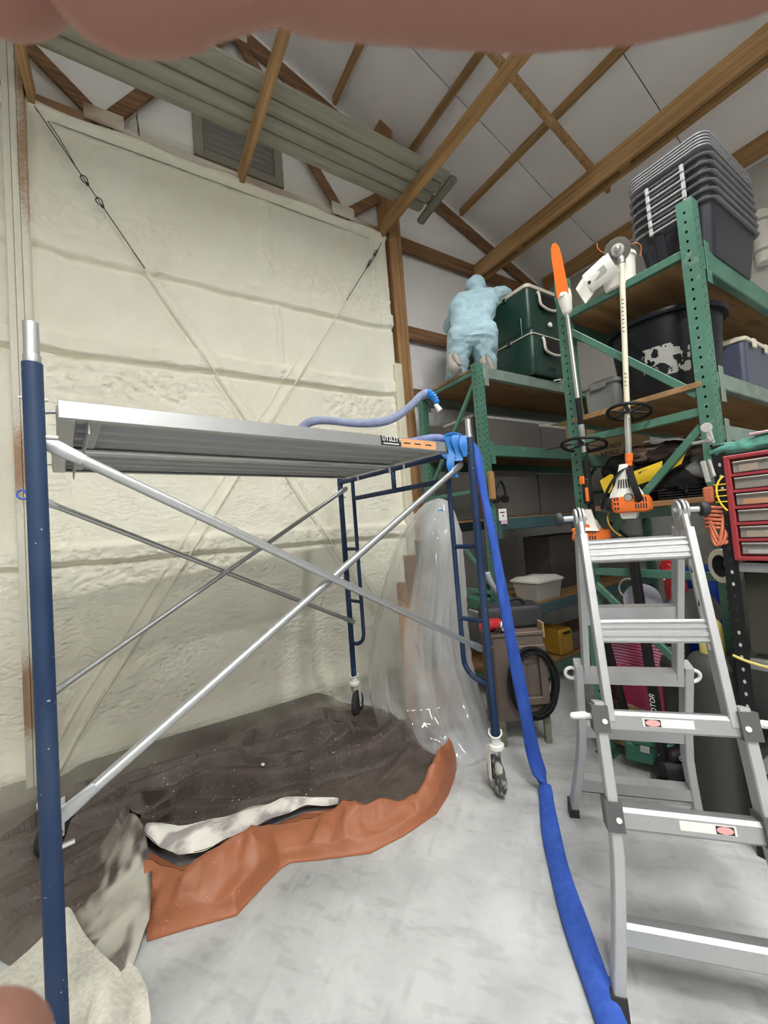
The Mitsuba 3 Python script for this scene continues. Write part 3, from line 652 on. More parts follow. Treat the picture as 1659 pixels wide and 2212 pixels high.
P1 = sheet2(np.linspace(-.05, 1.72, 300), backy, lambda x: lipy(x), 240, h_main)
part(tp, 'brown_face', thick(P1, .0025), 'tarp_brown', smooth=60)
# the far left of the cloth: goes on behind the blue post, its free corner pale with overspray
CLX = [-1.8, -.9, -.5, -.36, -.25, -.16, -.085, -.045, -.008]
CLY = [2.55, 2.36, 2.22, 2.02, 1.86, 1.78, 1.76, 1.85, 1.95]
def h_left(P, t):
    x, y = P[..., 0], P[..., 1]
    kw = sm(3.22, 3.42, y); h = cloth_h(P) * (1 - .85 * kw) + .13 * sm(3.25, 3.50, y)
    e = sm(-.20, -.02, x) * sm(1.75, 2.0, y) * sm(2.9, 2.45, y)
    h = h * (1 - sm(.85, 1, t)) + .006 * sm(.85, 1, t)
    return h + e * (.058 * sm(1.72, 1.85, y) + .004 + .13 * np.exp(-((y - 2.44) / .14) ** 2))
P2 = sheet2(np.r_[np.linspace(-1.8, -.8, 60)[:-1], np.linspace(-.8, -.008, 150)], lambda x: 3.50 + 0 * x, lambda x: np.interp(x, CLX, CLY), 260, h_left)
for i, j in np.ndindex(P2.shape[:2]):      # the curled edge bends over to the right
    w_ = max(0, (P2[i, j, 0] + .16) / .15); y = P2[i, j, 1]
    P2[i, j, 0] += .03 * w_ ** 2 * math.exp(-((y - 2.15) / .22) ** 2) - .05 * w_ ** 2 * math.exp(-((y - 2.5) / .09) ** 2)
part(tp, 'corner_flap', thick(P2, .0025), 'tarp_brown', smooth=60, label='corner of the cloth with pale overspray')
# turned-up pale hem
hx = np.linspace(.0, .88, 70); Q = np.zeros((70, 14, 3))
hw = np.interp(hx, [0, .06, .13, .24, .47, .62, .74, .88], [.03, .16, .235, .20, .15, .11, .07, .01])
for i, x in enumerate(hx):
    for j in range(14):
        t = j / 13
        yy = lipy(x) + hw[i] * (1 - t) * .9 - .03 * math.sin(t * 3) * .3; zz = lipz(x) + .012 + .03 * math.sin(math.pi * t) * min(1, hw[i] / .1) - .012 * t + .006 * math.sin(x * 31 + t * 4)
        Q[i, j] = (x + .02 * (1 - t), yy, zz)
part(tp, 'turned_hem', thick(Q, .0025), 'tarp_white', smooth=60, label='turned hem whitened by overspray')
# orange underside lying in front
OFX = [-.06, -.03, .121, .301, .412, .523, .568, .701, .89, 1.083, 1.301, 1.446, 1.56, 1.664, 1.72]
OFY = [1.96, 1.93, 1.885, 1.822, 1.885, 1.94, 1.945, 1.865, 1.763, 1.755, 1.775, 1.85, 1.93, 2.02, 2.07]
def h_or(P, t):
    x, y = P[..., 0], P[..., 1]
    tip = np.minimum(1, (1.72 - x) / .25); b = np.sin(np.pi * np.clip(t, 0, 1)) ** .8
    h = sm(-.08, .05, x) * .012 + .006 + .05 * sm(-.06, .06, x) * b * (.45 + .8 * meshkit.fbm(np.stack([x * 4, y * 6, 0 * x + 3], -1), 3, 41)) * np.clip(tip, .3, 1)
    h += .075 * (np.clip(ridged(P, 45, 3.6, .42, 3.2) - .66, 0, 1) / .34) ** 1.3 * b
    h += .045 * sm(1.2, 1.45, x) * sm(1.7, 1.6, x) * b
    h += .040 * (np.clip(ridged(P, 49, 6.0, .9, 2.2) - .64, 0, 1) / .36) ** 1.3 * b
    h = np.where(t < .35, np.minimum(h, lipz(x) * .9 - .012 - .035 * (1 - sm(1.0, 1.25, x)) + 0 * h), h) if True else h
    return np.maximum(h * (1 - sm(.86, 1, t)), .003)
P3 = sheet2(np.linspace(-.006, 1.67, 180), lambda x: lipy(x) + .03 - .0 * x, lambda x: np.interp(x, OFX, OFY), 60, h_or)
P3[:, 0, 2] = np.maximum(.004, np.where(P3[:, 0, 0] > 1.0, lipz(P3[:, 0, 0]) - .004, .02))
part(tp, 'orange_face', thick(P3, .0025), 'tarp_orange', smooth=60, label='orange underside of the cloth')
# loose pale canvas pieces at the lower left
def scrap(poly, hf, label, n=46):
    poly = Polygon(poly); x0, y0, x1, y1 = poly.bounds
    c = A(poly.exterior.coords)[:-1]; cen = A(poly.representative_point().coords[0])
    ring = A([poly.exterior.interpolate(t, normalized=True).coords[0] for t in np.linspace(0, 1, 121)[:-1]])
    rad = np.linspace(.0, 1, n) ** .8
    P = np.zeros((121, n, 3))
    for i in range(121):
        q = ring[i % 120]
        for j, r_ in enumerate(rad): P[i, j, :2] = cen + (q - cen) * r_
    P[..., 2] = hf(P)
    m = thick(P, .003)
    return one('canvas_scrap', m, 'canvas', label, 'canvas scrap', smooth=60)
scrap([(-.66, 1.95), (-.55, 2.03), (-.42, 2.06), (-.30, 2.17), (-.265, 2.165), (-.18, 1.99), (-.085, 1.79), (-.10, 1.70), (-.16, 1.52), (-.35, 1.35), (-.6, 1.45), (-.72, 1.7)],
      lambda P: .03 + .05 * np.clip(ridged(P, 61, 3.5, 1.0, 2.5) - .55, 0, 1) + .055 * np.exp(-((P[..., 0] + .27) / .05) ** 2) * sm(1.8, 2.15, P[..., 1]), 'pale stiff canvas scrap on the floor behind the foot of the nearest blue scaffold post')
scrap([(-.155, 1.70), (-.10, 1.80), (-.062, 1.845), (-.035, 1.79), (-.012, 1.70), (-.005, 1.60), (-.02, 1.45), (-.14, 1.40), (-.20, 1.52)],
      lambda P: .012 + .09 * np.exp(-((P[..., 0] + .13) / .06) ** 2) * sm(1.85, 1.7, P[..., 1]) + .02 * meshkit.fbm(P * A([8, 8, 0]), 3, 3), 'pointed pale canvas scrap lying on the concrete beside the larger scrap')
one('foam_crumb', rbox(.022, .03, .012, .005).apply_transform(trimesh.transformations.translation_matrix((.66, 2.72, .075))), 'label_white', 'pale foam crumb lying on the brown drop cloth', 'foam crumb')
cr = B()
for _ in range(90):
    x, y = rng.uniform(.0, 1.35), rng.uniform(2.25, 3.1); i = int(np.clip(np.searchsorted(P1[:, 0, 0], x), 0, 299)); j = int(np.argmin(abs(P1[i, :, 1] - y)))
    s = rng.uniform(.003, .009); cr.box(P1[i, j] + A([0, 0, .003]), (s, s * .8, s * .6), s * .3, rz=rng.uniform(0, 90))
one('foam_flecks', cr, 'label_white', 'tiny pale foam flecks scattered on the brown drop cloth', 'foam flecks', kind='stuff')

# ------------------------------------------------------------------ clear plastic over a bundle by the scaffold
ps = thing('plastic_sheet', 'clear plastic sheet draped over wrapped goods behind the scaffold end frame', 'plastic sheet')
RINGS = [(1.735, 2.14, 2.56, .05, .05), (1.71, 2.13, 2.56, .10, .08), (1.62, 2.10, 2.57, .165, .13), (1.45, 2.06, 2.59, .25, .18), (1.1, 1.975, 2.61, .31, .22), (.78, 1.89, 2.62, .36, .26), (.5, 1.835, 2.60, .395, .29), (.30, 1.82, 2.56, .42, .33), (.13, 1.83, 2.48, .41, .38), (.02, 1.86, 2.42, .42, .40)]
R_ = A(RINGS)[::-1]; zz = np.linspace(.02, 1.735, 80); rr = np.stack([zz] + [np.interp(zz, R_[:, 0], R_[:, i]) for i in range(1, 5)], -1)
e1, e2 = A([.845, -.534, 0]), A([.534, .845, 0])
CRE = [(t + rng.uniform(-.12, .12), rng.uniform(.5, 1.0), rng.uniform(.10, .26), rng.uniform(-.25, .25)) for t in np.linspace(0, 2 * np.pi, 16)[:-1]]
def film(scale, seed, amp, th0=0, th1=2 * np.pi, n=360):
    th = np.linspace(th0, th1, n); P = np.zeros((80, n, 3))
    for i, (z, x, y, a, b) in enumerate(rr):
        fold = np.zeros(n)
        for c, h, w, dft in CRE:     # long drape folds that run from top to floor
            d_ = (th - c - seed * .37 - dft * (1 - z / 1.7) + np.pi) % (2 * np.pi) - np.pi
            fold += h * np.exp(-np.abs(d_ / w) ** 1.25) * (.55 + .45 * math.sin(z * 2.3 + c * 3))
        fold = fold - .55
        fine = meshkit.fbm(np.stack([np.cos(th) * 6, np.sin(th) * 6, np.full(n, z * 3)], -1), 2, seed + 5) - .5
        band = np.exp(-(((th + 1.15 + .12 * math.sin(z * 3)) + np.pi) % (2 * np.pi) - np.pi) ** 2 / .012) + np.exp(-(((th + .35) + np.pi) % (2 * np.pi) - np.pi) ** 2 / .05) * .7
        crk = (np.abs(2 * meshkit.fbm(np.stack([np.cos(th) * 24, np.sin(th) * 24, np.full(n, z * 20)], -1), 2, seed + 9) - 1) - .3) * band
        k = scale * (1 + amp * .8 * fold + .16 * amp * fine + .22 * amp * crk)
        spread = 1 + .14 * sm(.22, 0, z) * np.sin(th * 3 + seed)
        P[i] = A([x, y, z]) + (np.cos(th) * a * k * spread)[:, None] * e1 + (np.sin(th) * b * k * spread)[:, None] * e2
        P[i, :, 2] = np.maximum(.006, z + .05 * fine * sm(.35, 0, z) - .02)
    return P
Pf = film(1.0, 5, .17)
put('plastic_sheet__outer_fold', loft(np.concatenate([Pf, [np.repeat(Pf[-1].mean(0)[None], 360, 0) + A([0, 0, .012])]]), False, False), 'film', smooth=True)
Pg = film(.97, 19, .22, -1.9, .4, 130)
part(ps, 'inner_fold', loft(Pg, False, False), 'film', smooth=True)
Pt = np.stack([np.stack([A([1.86 + r_ * math.cos(t), 2.36 + r_ * .9 * math.sin(t), .012 + .03 * meshkit.noise(A([[math.cos(t) * 3 * r_ * 4, math.sin(t) * 3 * r_ * 4, 1]]), 3)[0]]) for t in np.linspace(-2.6, .6, 60)]) for r_ in np.linspace(.20, .46, 14)])
part(ps, 'floor_skirt', loft(Pt, False, False), 'film', smooth=True)
part(ps, 'tape_patch', B().box((2.07, 2.455, 1.62), (.04, .004, .014), .001, rz=-30), 'tape_blue')
k = thing('wrapped_boards', 'bundle of tall boards and cartons seen dimly inside the clear plastic', 'wrapped bundle')
part(k, 'tall_carton', B().box((2.06, 2.64, .72), (.20, .14, 1.36), .006, rz=-32), 'greywood')
part(k, 'tall_board', B().box((1.90, 2.68, .66), (.10, .05, 1.25), .006, rz=-30), 'ply')
part(k, 'tall_board', B().box((1.82, 2.70, .55), (.09, .04, 1.05), .006, rz=-36), 'wood_z')
part(k, 'low_carton', B().box((1.95, 2.52, .20), (.28, .16, .38), .006, rz=-30), 'cardboard')
part(k, 'packing_tape', B().box((2.05, 2.572, 1.30), (.19, .003, .05), .001, rz=-32), 'yellow_soft')
# ------------------------------------------------------------------ ladder
def chain(segs, refine, it):
    man = m3.Manifold()
    for a, ra, b, rb_ in segs:
        s1 = m3.Manifold.sphere(ra, 20).translate(list(map(float, a))); s2 = m3.Manifold.sphere(rb_, 20).translate(list(map(float, b)))
        man = man + m3.Manifold.batch_hull([s1, s2])
    man = man.refine_to_length(refine); q = man.to_mesh(); t = trimesh.Trimesh(q.vert_properties[:, :3], q.tri_verts, process=True)
    trimesh.smoothing.filter_taubin(t, .5, .53, it); return t
ld = thing('ladder', 'folding multi-position aluminium ladder standing open on the concrete', 'ladder')
LD, LR = A([.753, .658, 0]), A([.658, -.753, 0]); LC = (A([1.192, .778, 0]) + A([1.85, 1.353, 0])) / 2 + LR * .27; HZ = 1.50; SP = .437
def lside(sg, front):
    foot = LC + LD * SP * sg; apex = LC + A([0, 0, HZ]) + LD * .02 * sg; L = np.linalg.norm(apex - foot); u = (apex - foot) / L
    nf = nrm(np.cross(LR, u)) * (1 if (np.cross(LR, u) @ LD) * sg > 0 else -1)      # outward face normal
    def w(r, l, o=0): return foot + LR * r + u * l + nf * o
    def rail(pts, name, m, wd, dp, o):
        rings = []
        for (r, l) in pts: rings.append([w(r + a * wd / 2, l, o + b * dp / 2) for a, b in ((-1, -.85), (-.8, -1), (.8, -1), (1, -.85), (1, .85), (.8, 1), (-.8, 1), (-1, .85))])
        return part(ld, name, loft(rings), m)
    for s in (-1, 1):
        rail([(s * .181, .80), (s * .181, L - .085)], 'inner_rail', 'alu_dull', .028, .062, 0)
        rl = rail([(s * .272, .03), (s * .250, .16), (s * .230, .30), (s * .218, .40), (s * .213, .52), (s * .213, .86)], 'outer_rail', 'alu_dull', .034, .070, 0)
        part(ld, 'foot', B().add(loft([[w(s * .272 + a * .022, l, b * .041) for a, b in ((-1, -1), (1, -1), (1, 1), (-1, 1))] for l in (0, .055)])), 'rubber')
        part(ld, 'lock_tab', B().tube(w(s * .225, .81, .010), w(s * .275, .81, .010), .010, 12).add(chain([(w(s * .262, .812, .010), .013, w(s * .300, .808, .010), .012)], .006, 3)) if front else B().curve([w(s * .225, .815, .012), w(s * .255, .82, .012), w(s * .268, .80, .012), w(s * .262, .78, .012), w(s * .228, .772, .012)], .008, 10, 20), 'white_metal', smooth=True)
    def rung(l, half, wd, ht, ridg):
        pf = [(-wd / 2, -ht / 2), (wd / 2 - .006, -ht / 2), (wd / 2, -ht / 2 + .006)]
        if ridg:
            for q in (-.28, .05, .32):
                pf += [(wd / 2, ht * (q - .10)), (wd / 2 - .006, ht * (q - .06)), (wd / 2 - .006, ht * (q + .03)), (wd / 2, ht * (q + .07))]
        pf += [(wd / 2, ht / 2 - .012), (wd / 2 - .010, ht / 2), (-wd / 2, ht / 2)]
        m = prism(Polygon(pf), 2 * half, plane_M(w(-half, l), nf, u) if (np.cross(nf, u) @ LR) > 0 else plane_M(w(half, l), nf, u))
        return part(ld, 'rung', m, 'alu')
    for l in (1.40, 1.10): rung(l, .168, .042, .082, True)
    for l in (.80, .51, .20):
        k = rung(l, .232 if l < .3 else .20, .056, .062, False)
        if front and l > .3:
            for s in (-1, 1):
                part(ld, 'corner_cap', B().add(loft([[w(s * .215 + a * .026, ll, b * .042 + .004) for a, b in ((-1, -1), (1, -1), (1, 1), (-1, 1))] for ll in (l - .035, l + .05)])), 'cap_grey')
                part(ld, 'rivet', B().cyl(w(s * .205, l, .048), nf, .009, .006, 14), 'white_metal', smooth=30)
            s0 = -.055 if l > .7 else .0
            M = lambda a, b: plane_M(w(s0 + a, l + b, .0283), LR, u) if (np.cross(LR, u) @ nf) > 0 else plane_M(w(s0 + a, l + b, .0283), -LR, u)
            part(k, 'label', prism(sbox(-.03, -.012, .12, .014), .0006, M(0, 0)), 'label_white', label='worn white sticker')
            cx = 0.0 if l > .7 else .09
            part(k, 'label', prism(sbox(-.024, -.011, .024, .011), .0008, M(cx, 0)), 'ink')
            part(k, 'label', prism(affinity.scale(Point(0, 0).buffer(.0105, 8), 2.1, .95), .0012, M(cx, 0)), 'label_pink', label='pink oval mark')
    if not front: part(ld, 'spreader_bar', B().tube(w(-.235, .13), w(.235, .13), .010, 12), 'alu', smooth=True)
    return w, u, nf, L
wF, uF, nF, LLn = lside(-1, True); wB, uB, nB, _ = lside(1, False)
part(ld, 'warning_strip', prism(sbox(-.010, 0, .010, .32), .0008, plane_M(wF(.1962, LLn - .52, 0), nF, uF) if False else plane_M(wF(.1665, LLn - .52, .0), nF, uF)), 'label_white', label='white instruction strip')
for q in (.04, .15, .27): part(ld, 'warning_strip', prism(Polygon([(-.007, 0), (.007, 0), (0, .022)]), .0012, plane_M(wF(.1655, LLn - .52 + q, .0), nF, uF)), 'ink')
for s in (-1, 1):
    c = LC + A([0, 0, HZ - .012]) + LR * s * .181
    h = part(ld, 'hinge', B().cyl(c, LR, .046, .010, 32).cyl(c + LR * s * .014, LR, .040, .010, 32).cyl(c - LR * s * .014, LR, .040, .010, 32), 'alu', smooth=30)
    part(h, 'rivet', B().cyl(c - LR * s * .022, LR, .012, .012, 12), 'steel', smooth=30)
    for sg in (-1, 1):
        a = c + LD * .012 * sg; b = a - uF * .12 if sg < 0 else a - uB * .12
        part(h, 'hinge_arm', B().bar(a, b, .024, .052, LR if False else LD, .006), 'alu')
    part(h, 'knob_stem', B().cyl(c + LR * s * .045, LR, .012, .05, 16), 'galv', smooth=30)
    part(h, 'knob', B().add(lathe([(.014, -.018), (.027, -.012), (.029, 0), (.027, .010), (.018, .016)], 20, c + LR * s * .078, LR * s)), 'charcoal', smooth=50, label='dark grey lock knob')

# ------------------------------------------------------------------ pallet racks
_pf = {}
def face_poly(w, h, cols, pitch, z0):
    k = (w, round(h, 3), cols, pitch, z0)
    if k not in _pf:
        hole = affinity.scale(Point(0, 0).buffer(1, 2), .0058, .0075); hs = []
        z = z0
        while z < h - .03:
            for c in cols: hs.append(affinity.translate(hole, c * w, z + (.0 if len(cols) < 2 or c < .5 else .022)))
            z += pitch
        p = sbox(0, 0, w, h)
        for q in hs: p = p.difference(q)
        _pf[k] = trimesh.creation.extrude_polygon(p, .0025, engine='earcut')
    return _pf[k].copy()
def upright(holder, x, y, ztop, m='rack_green', d=.07, wd=.076, foot=True):
    """a perforated post: its -x face (one column of holes) and its -y face (two columns); its corner nearest -x,-y at (x, y)"""
    a = face_poly(d, ztop, (.5,), .05, .04); a.apply_transform(plane_M((x + .0025, y + d, 0), (0, -1, 0), (0, 0, 1)) @ np.diag([1, 1, 1, 1]))
    b = face_poly(wd, ztop, (.3, .72), .05, .04); b.apply_transform(plane_M((x, y + .0025, 0), (1, 0, 0), (0, 0, 1)))
    k = part(holder, 'upright', a, m, label=None)
    part(k, 'front_face', b, m)
    part(k, 'rear_face', B().lim((x + .001, y + d - .003, 0), (x + wd, y + d, ztop), .001), m)
    part(k, 'hollow', B().lim((x + .012, y + .012, .001), (x + wd - .004, y + d - .010, ztop - .01), .001), 'slot')
    if foot: part(k, 'foot_plate', B().lim((x - .02, y - .02, 0), (x + wd + .02, y + d + .02, .008), .001), m)
    return k
def beam(holder, x0, x1, y, z1, h, m, t=.045):
    k = part(holder, 'beam', B().lim((x0, y, z1 - h), (x1, y + t, z1), .005), m)
    for x in (x0, x1):
        s = 1 if x == x0 else -1
        part(k, 'end_plate', B().lim((min(x, x - s * .002), y - .006, z1 - h - .07), (max(x, x + s * .048), y - .001, z1 + .03), .001), m)
    return k
def deck(holder, x0, x1, y0, y1, z, t=.018, n=2, m='ply'):
    for i in range(n):
        a, b = x0 + (x1 - x0) * i / n, x0 + (x1 - x0) * (i + 1) / n
        part(holder, 'deck_board', B().lim((a + .002, y0, z - t), (b - .002, y1, z), .002), m)

r1 = thing('pallet_rack', 'far green pallet rack along the gable wall, with the person kneeling on its top', 'rack')
X1, Y1, Y1B, T1 = 2.57, 2.42, 3.20, 2.875
for xx in (X1, X1 + 2.62):
    upright(r1, xx, Y1, T1); upright(r1, xx, Y1B, T1)
    xm = xx + .02
    for z in (2.80, 1.78, .9, .15): part(r1, 'strut', B().bar((xm, Y1 + .06, z), (xm, Y1B + .01, z), .03, .035), 'rack_green')
    part(r1, 'diagonal', B().bar((xm, Y1 + .06, 2.72), (xm, Y1B, 1.86), .03, .035), 'rack_green')
    part(r1, 'diagonal', B().bar((xm, Y1B, 1.70), (xm, Y1 + .06, .98), .03, .035), 'rack_green')
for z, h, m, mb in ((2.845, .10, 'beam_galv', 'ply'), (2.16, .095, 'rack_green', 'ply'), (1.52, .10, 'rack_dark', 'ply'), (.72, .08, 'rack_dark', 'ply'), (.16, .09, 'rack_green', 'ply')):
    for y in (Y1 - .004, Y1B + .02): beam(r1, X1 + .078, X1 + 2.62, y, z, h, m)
    deck(r1, X1 + .03, X1 + 2.66, Y1 + .043, Y1B + .02, z + .012, .02, 3)
part(r1, 'board_pin', B().tube((3.60, 2.40, 2.84), (3.66, 2.36, 2.845), .008, 8), 'white_metal')

r2 = thing('pallet_rack', 'near green pallet rack holding totes, the black tub and the tool bag', 'rack')
X2, Y2, Y2B, T2 = 2.455, .785, 1.497, 3.055
upright(r2, X2, Y2, T2); upright(r2, X2, Y2B, T2); upright(r2, X2 + 2.62, Y2, T2); upright(r2, X2 + 2.62, Y2B, T2)
xm = X2 + .025
for z in (2.798, 1.975, 1.14): part(r2, 'strut', B().bar((xm, Y2 + .06, z), (xm, Y2B + .01, z), .028, .045), 'rack_green')
for (ya, za), (yb, zb) in (((Y2B, 2.69), (Y2 + .07, 2.06)), ((Y2 + .07, 1.90), (Y2B, 1.25)), ((Y2B, 1.06), (Y2 + .07, .45))):
    part(r2, 'diagonal', B().bar((xm, ya, za), (xm, yb, zb), .026, .04), 'rack_green')
for z, h, m in ((2.815, .12, 'rack_green'), (2.165, .085, 'beam_galv'), (1.895, .08, 'beam_galv'), (1.52, .08, 'rack_green'), (.62, .08, 'rack_green')):
    for y in (Y2 - .004, Y2B + .03):
        if z == .62 and y < 1: continue
        beam(r2, X2 + .078, X2 + 2.62, y, z, h, m if y < 1 else 'rack_green')
deck(r2, X2 + .042, X2 + 2.66, Y2 + .045, Y2B + .03, 2.80, .022, 3); deck(r2, X2 - .005, X2 + 2.66, Y2 + .045, Y2B + .03, 2.125, .03, 3); deck(r2, X2 - .01, X2 + 2.66, Y2 + .045, Y2B + .03, 1.545, .03, 3)
deck(r2, X2 + .05, X2 + 2.6, Y2 + .4, Y2B + .03, .10, .03, 2)

# ------------------------------------------------------------------ storage totes stacked on the rack
def rrect(cx, cy, hx, hy, r, z, n=8):
    out = []
    for sx, sy, a0 in ((1, 1, 0), (-1, 1, 90), (-1, -1, 180), (1, -1, 270)):
        for t in np.linspace(0, 90, n): a = math.radians(a0 + t); out.append((cx + sx * (hx - r) + r * math.cos(a), cy + sy * (hy - r) + r * math.sin(a), z))
    return A(out)
TX, TY = 2.90, .925
ordn = ['lowest', 'second from the bottom', 'third from the bottom', 'fourth from the bottom', 'fifth from the bottom', 'topmost open']
for i in range(6):
    z0 = 2.802 + i * .047; k = thing('storage_tote', f'dark grey plastic tote, {ordn[i]} of the nested stack on the rack', 'tote', 'nested dark totes')
    H = .262; hx, hy = .345, .195
    prof = [(hx - .06, hy - .045, 0), (hx - .052, hy - .038, .012), (hx - .02, hy - .014, H - .02), (hx - .012, hy - .008, H)]
    rings = [rrect(TX, TY, a, b, .055, z0 + z) for a, b, z in prof]
    inner = [rrect(TX, TY, a - .004, b - .004, .052, z0 + z + (.004 if z < .01 else 0)) for a, b, z in prof[::-1]]
    part(k, 'body', loft(rings + inner), 'tote', smooth=35)
    rim = []
    for t in np.linspace(0, 2 * np.pi, 9)[:-1]:
        rim.append((.012 * math.cos(t), .0048 * math.sin(t)))
    c0 = rrect(TX, TY, hx, hy, .06, z0 + H); m_ = len(c0); nv = np.stack([np.r_[c0[1:, 1], c0[:1, 1]] - np.r_[c0[-1:, 1], c0[:-1, 1]], -(np.r_[c0[1:, 0], c0[:1, 0]] - np.r_[c0[-1:, 0], c0[:-1, 0]]), np.zeros(m_)], -1); nv /= np.linalg.norm(nv, axis=1, keepdims=True) + 1e-9
    P = np.stack([c0 + nv * a + A([0, 0, b]) for a, b in rim], 1); P = np.concatenate([P, P[:1]]); P = np.concatenate([P, P[:, :1]], 1)
    part(k, 'rim', grid(P), 'tote_rim', smooth=60)
    if i == 0:
        for yy in (TY - .055, TY + .06): part(k, 'body_rib', B().bar((TX - hx + .051, yy, z0 + .02), (TX - hx + .012, yy, z0 + H - .03), .045, .014, (1, 0, 0), .004), 'tote')
    for s in (-1, 1):
        x = TX + s * (hx + .012)
        part(k, 'handle', B().bar((x, TY - .085, z0 + H - .03), (x, TY + .085, z0 + H - .03), .012, .010).box((x, TY - .085, z0 + H - .02), (.016, .018, .042), .003).box((x, TY + .085, z0 + H - .02), (.016, .018, .042), .003), 'tote_handle')
for i in range(5):
    z0 = 3.345 + i * .0165; k = thing('tote_lid', 'dark grey tote lid stacked on the nested totes' if i < 4 else 'dark grey tote lid, topmost on the nested totes', 'tote lid', 'tote lids on the stack' if i < 4 else None)
    part(k, 'panel', loft([rrect(TX, TY, .332, .182, .055, z0), rrect(TX, TY, .335, .186, .055, z0 + .008), rrect(TX, TY, .31, .16, .05, z0 + .012)]), 'tote', smooth=35)
    c0 = rrect(TX, TY, .346, .196, .06, z0); part(k, 'edge', loft([rrect(TX, TY, .336, .187, .055, z0 - .004), rrect(TX, TY, .348, .198, .06, z0 - .003), rrect(TX, TY, .348, .198, .06, z0 + .005), rrect(TX, TY, .336, .187, .055, z0 + .009)]), 'tote_rim', smooth=35)

def simple_tote(x0, x1, y0, y1, z0, z1, name, label, cat, body, lid, taper=.02, r=.03, group=None, latch=None):
    k = thing(name, label, cat, group); cx, cy, hx, hy = (x0 + x1) / 2, (y0 + y1) / 2, (x1 - x0) / 2, (y1 - y0) / 2; lt = .03
    part(k, 'body', loft([rrect(cx, cy, hx - taper - .01, hy - taper - .01, r, z0), rrect(cx, cy, hx - taper, hy - taper, r, z0 + .01), rrect(cx, cy, hx - .012, hy - .012, r, z1 - lt)]), body, smooth=35)
    part(k, 'lid', loft([rrect(cx, cy, hx - .006, hy - .006, r, z1 - lt - .02), rrect(cx, cy, hx, hy, r, z1 - lt - .018), rrect(cx, cy, hx, hy, r, z1 - lt + .004), rrect(cx, cy, hx - .03, hy - .03, r, z1 - .012), rrect(cx, cy, hx - .05, hy - .05, r, z1)]), lid, smooth=35)
    for yy in (y0 - .003, y1 + .003):
        for xx in (cx - hx * .45, cx + hx * .45): part(k, 'latch', B().box((xx, yy, z1 - lt - .025), (.05, .014, .06), .004), latch or lid)
    for xx in (x0 - .003, x1 + .003): part(k, 'latch', B().box((xx, cy, z1 - lt - .02), (.014, .10, .04), .004), latch or lid)
    return k
simple_tote(2.62, 3.15, 1.31, 1.56, 2.127, 2.375, 'storage_box', 'grey lidded storage box on the middle rack shelf beside the black tub', 'storage box', 'grey_plastic', 'grey_plastic')
simple_tote(3.28, 3.78, .86, 1.25, 2.17, 2.56, 'storage_box', 'bluish storage box with pale lid, right of the black tub', 'storage box', 'tote_blue', 'cream')
simple_tote(3.84, 4.40, .86, 1.25, 2.17, 2.60, 'storage_box', 'bluish storage box with pale lid, farthest right on the shelf', 'storage box', 'tote_blue', 'grey_light')
# black tub
k = thing('round_tub', 'large round black tub with a torn white label', 'tub'); tc = (2.86, 1.13, 2.127)
part(k, 'body', lathe([(.235, 0), (.245, .01), (.287, .46), (.289, .48), (.283, .48), (.28, .46), (.235, .02)], 48, tc), 'tub', smooth=35)
part(k, 'rim', lathe([(.287, .462), (.312, .462), (.318, .472), (.316, .488), (.300, .496), (.284, .488)], 48, tc, caps=False), 'tub', smooth=50)
def curved_patch(a0, a1, z0, z1, seed, thr):
    n, m_ = 170, 70; V_, F_ = [], []
    for i in range(n):
        for j in range(m_):
            t, z = a0 + (a1 - a0) * i / (n - 1), z0 + (z1 - z0) * j / (m_ - 1); r_ = .2452 + (.287 - .245) * (z - .01) / .45 + .0012
            V_.append((tc[0] + r_ * math.cos(t), tc[1] + r_ * math.sin(t), tc[2] + z))
    q = np.stack(list(np.meshgrid(np.arange(n - 1) / n * 4.2, np.arange(m_ - 1) / m_ * 2.6, indexing='ij')) + [np.zeros((n - 1, m_ - 1))], -1); g = meshkit.fbm(q * 1.6, 4, seed)
    for i, j in np.argwhere(g > thr):
        a = i * m_ + j; F_ += [(a, a + m_, a + m_ + 1), (a, a + m_ + 1, a + 1)]
    return trimesh.Trimesh(A(V_), A(F_), process=False)
part(k, 'torn_label', curved_patch(math.radians(176), math.radians(226), .13, .30, 11, .53), 'lid_grey', label='torn remains of a white label')

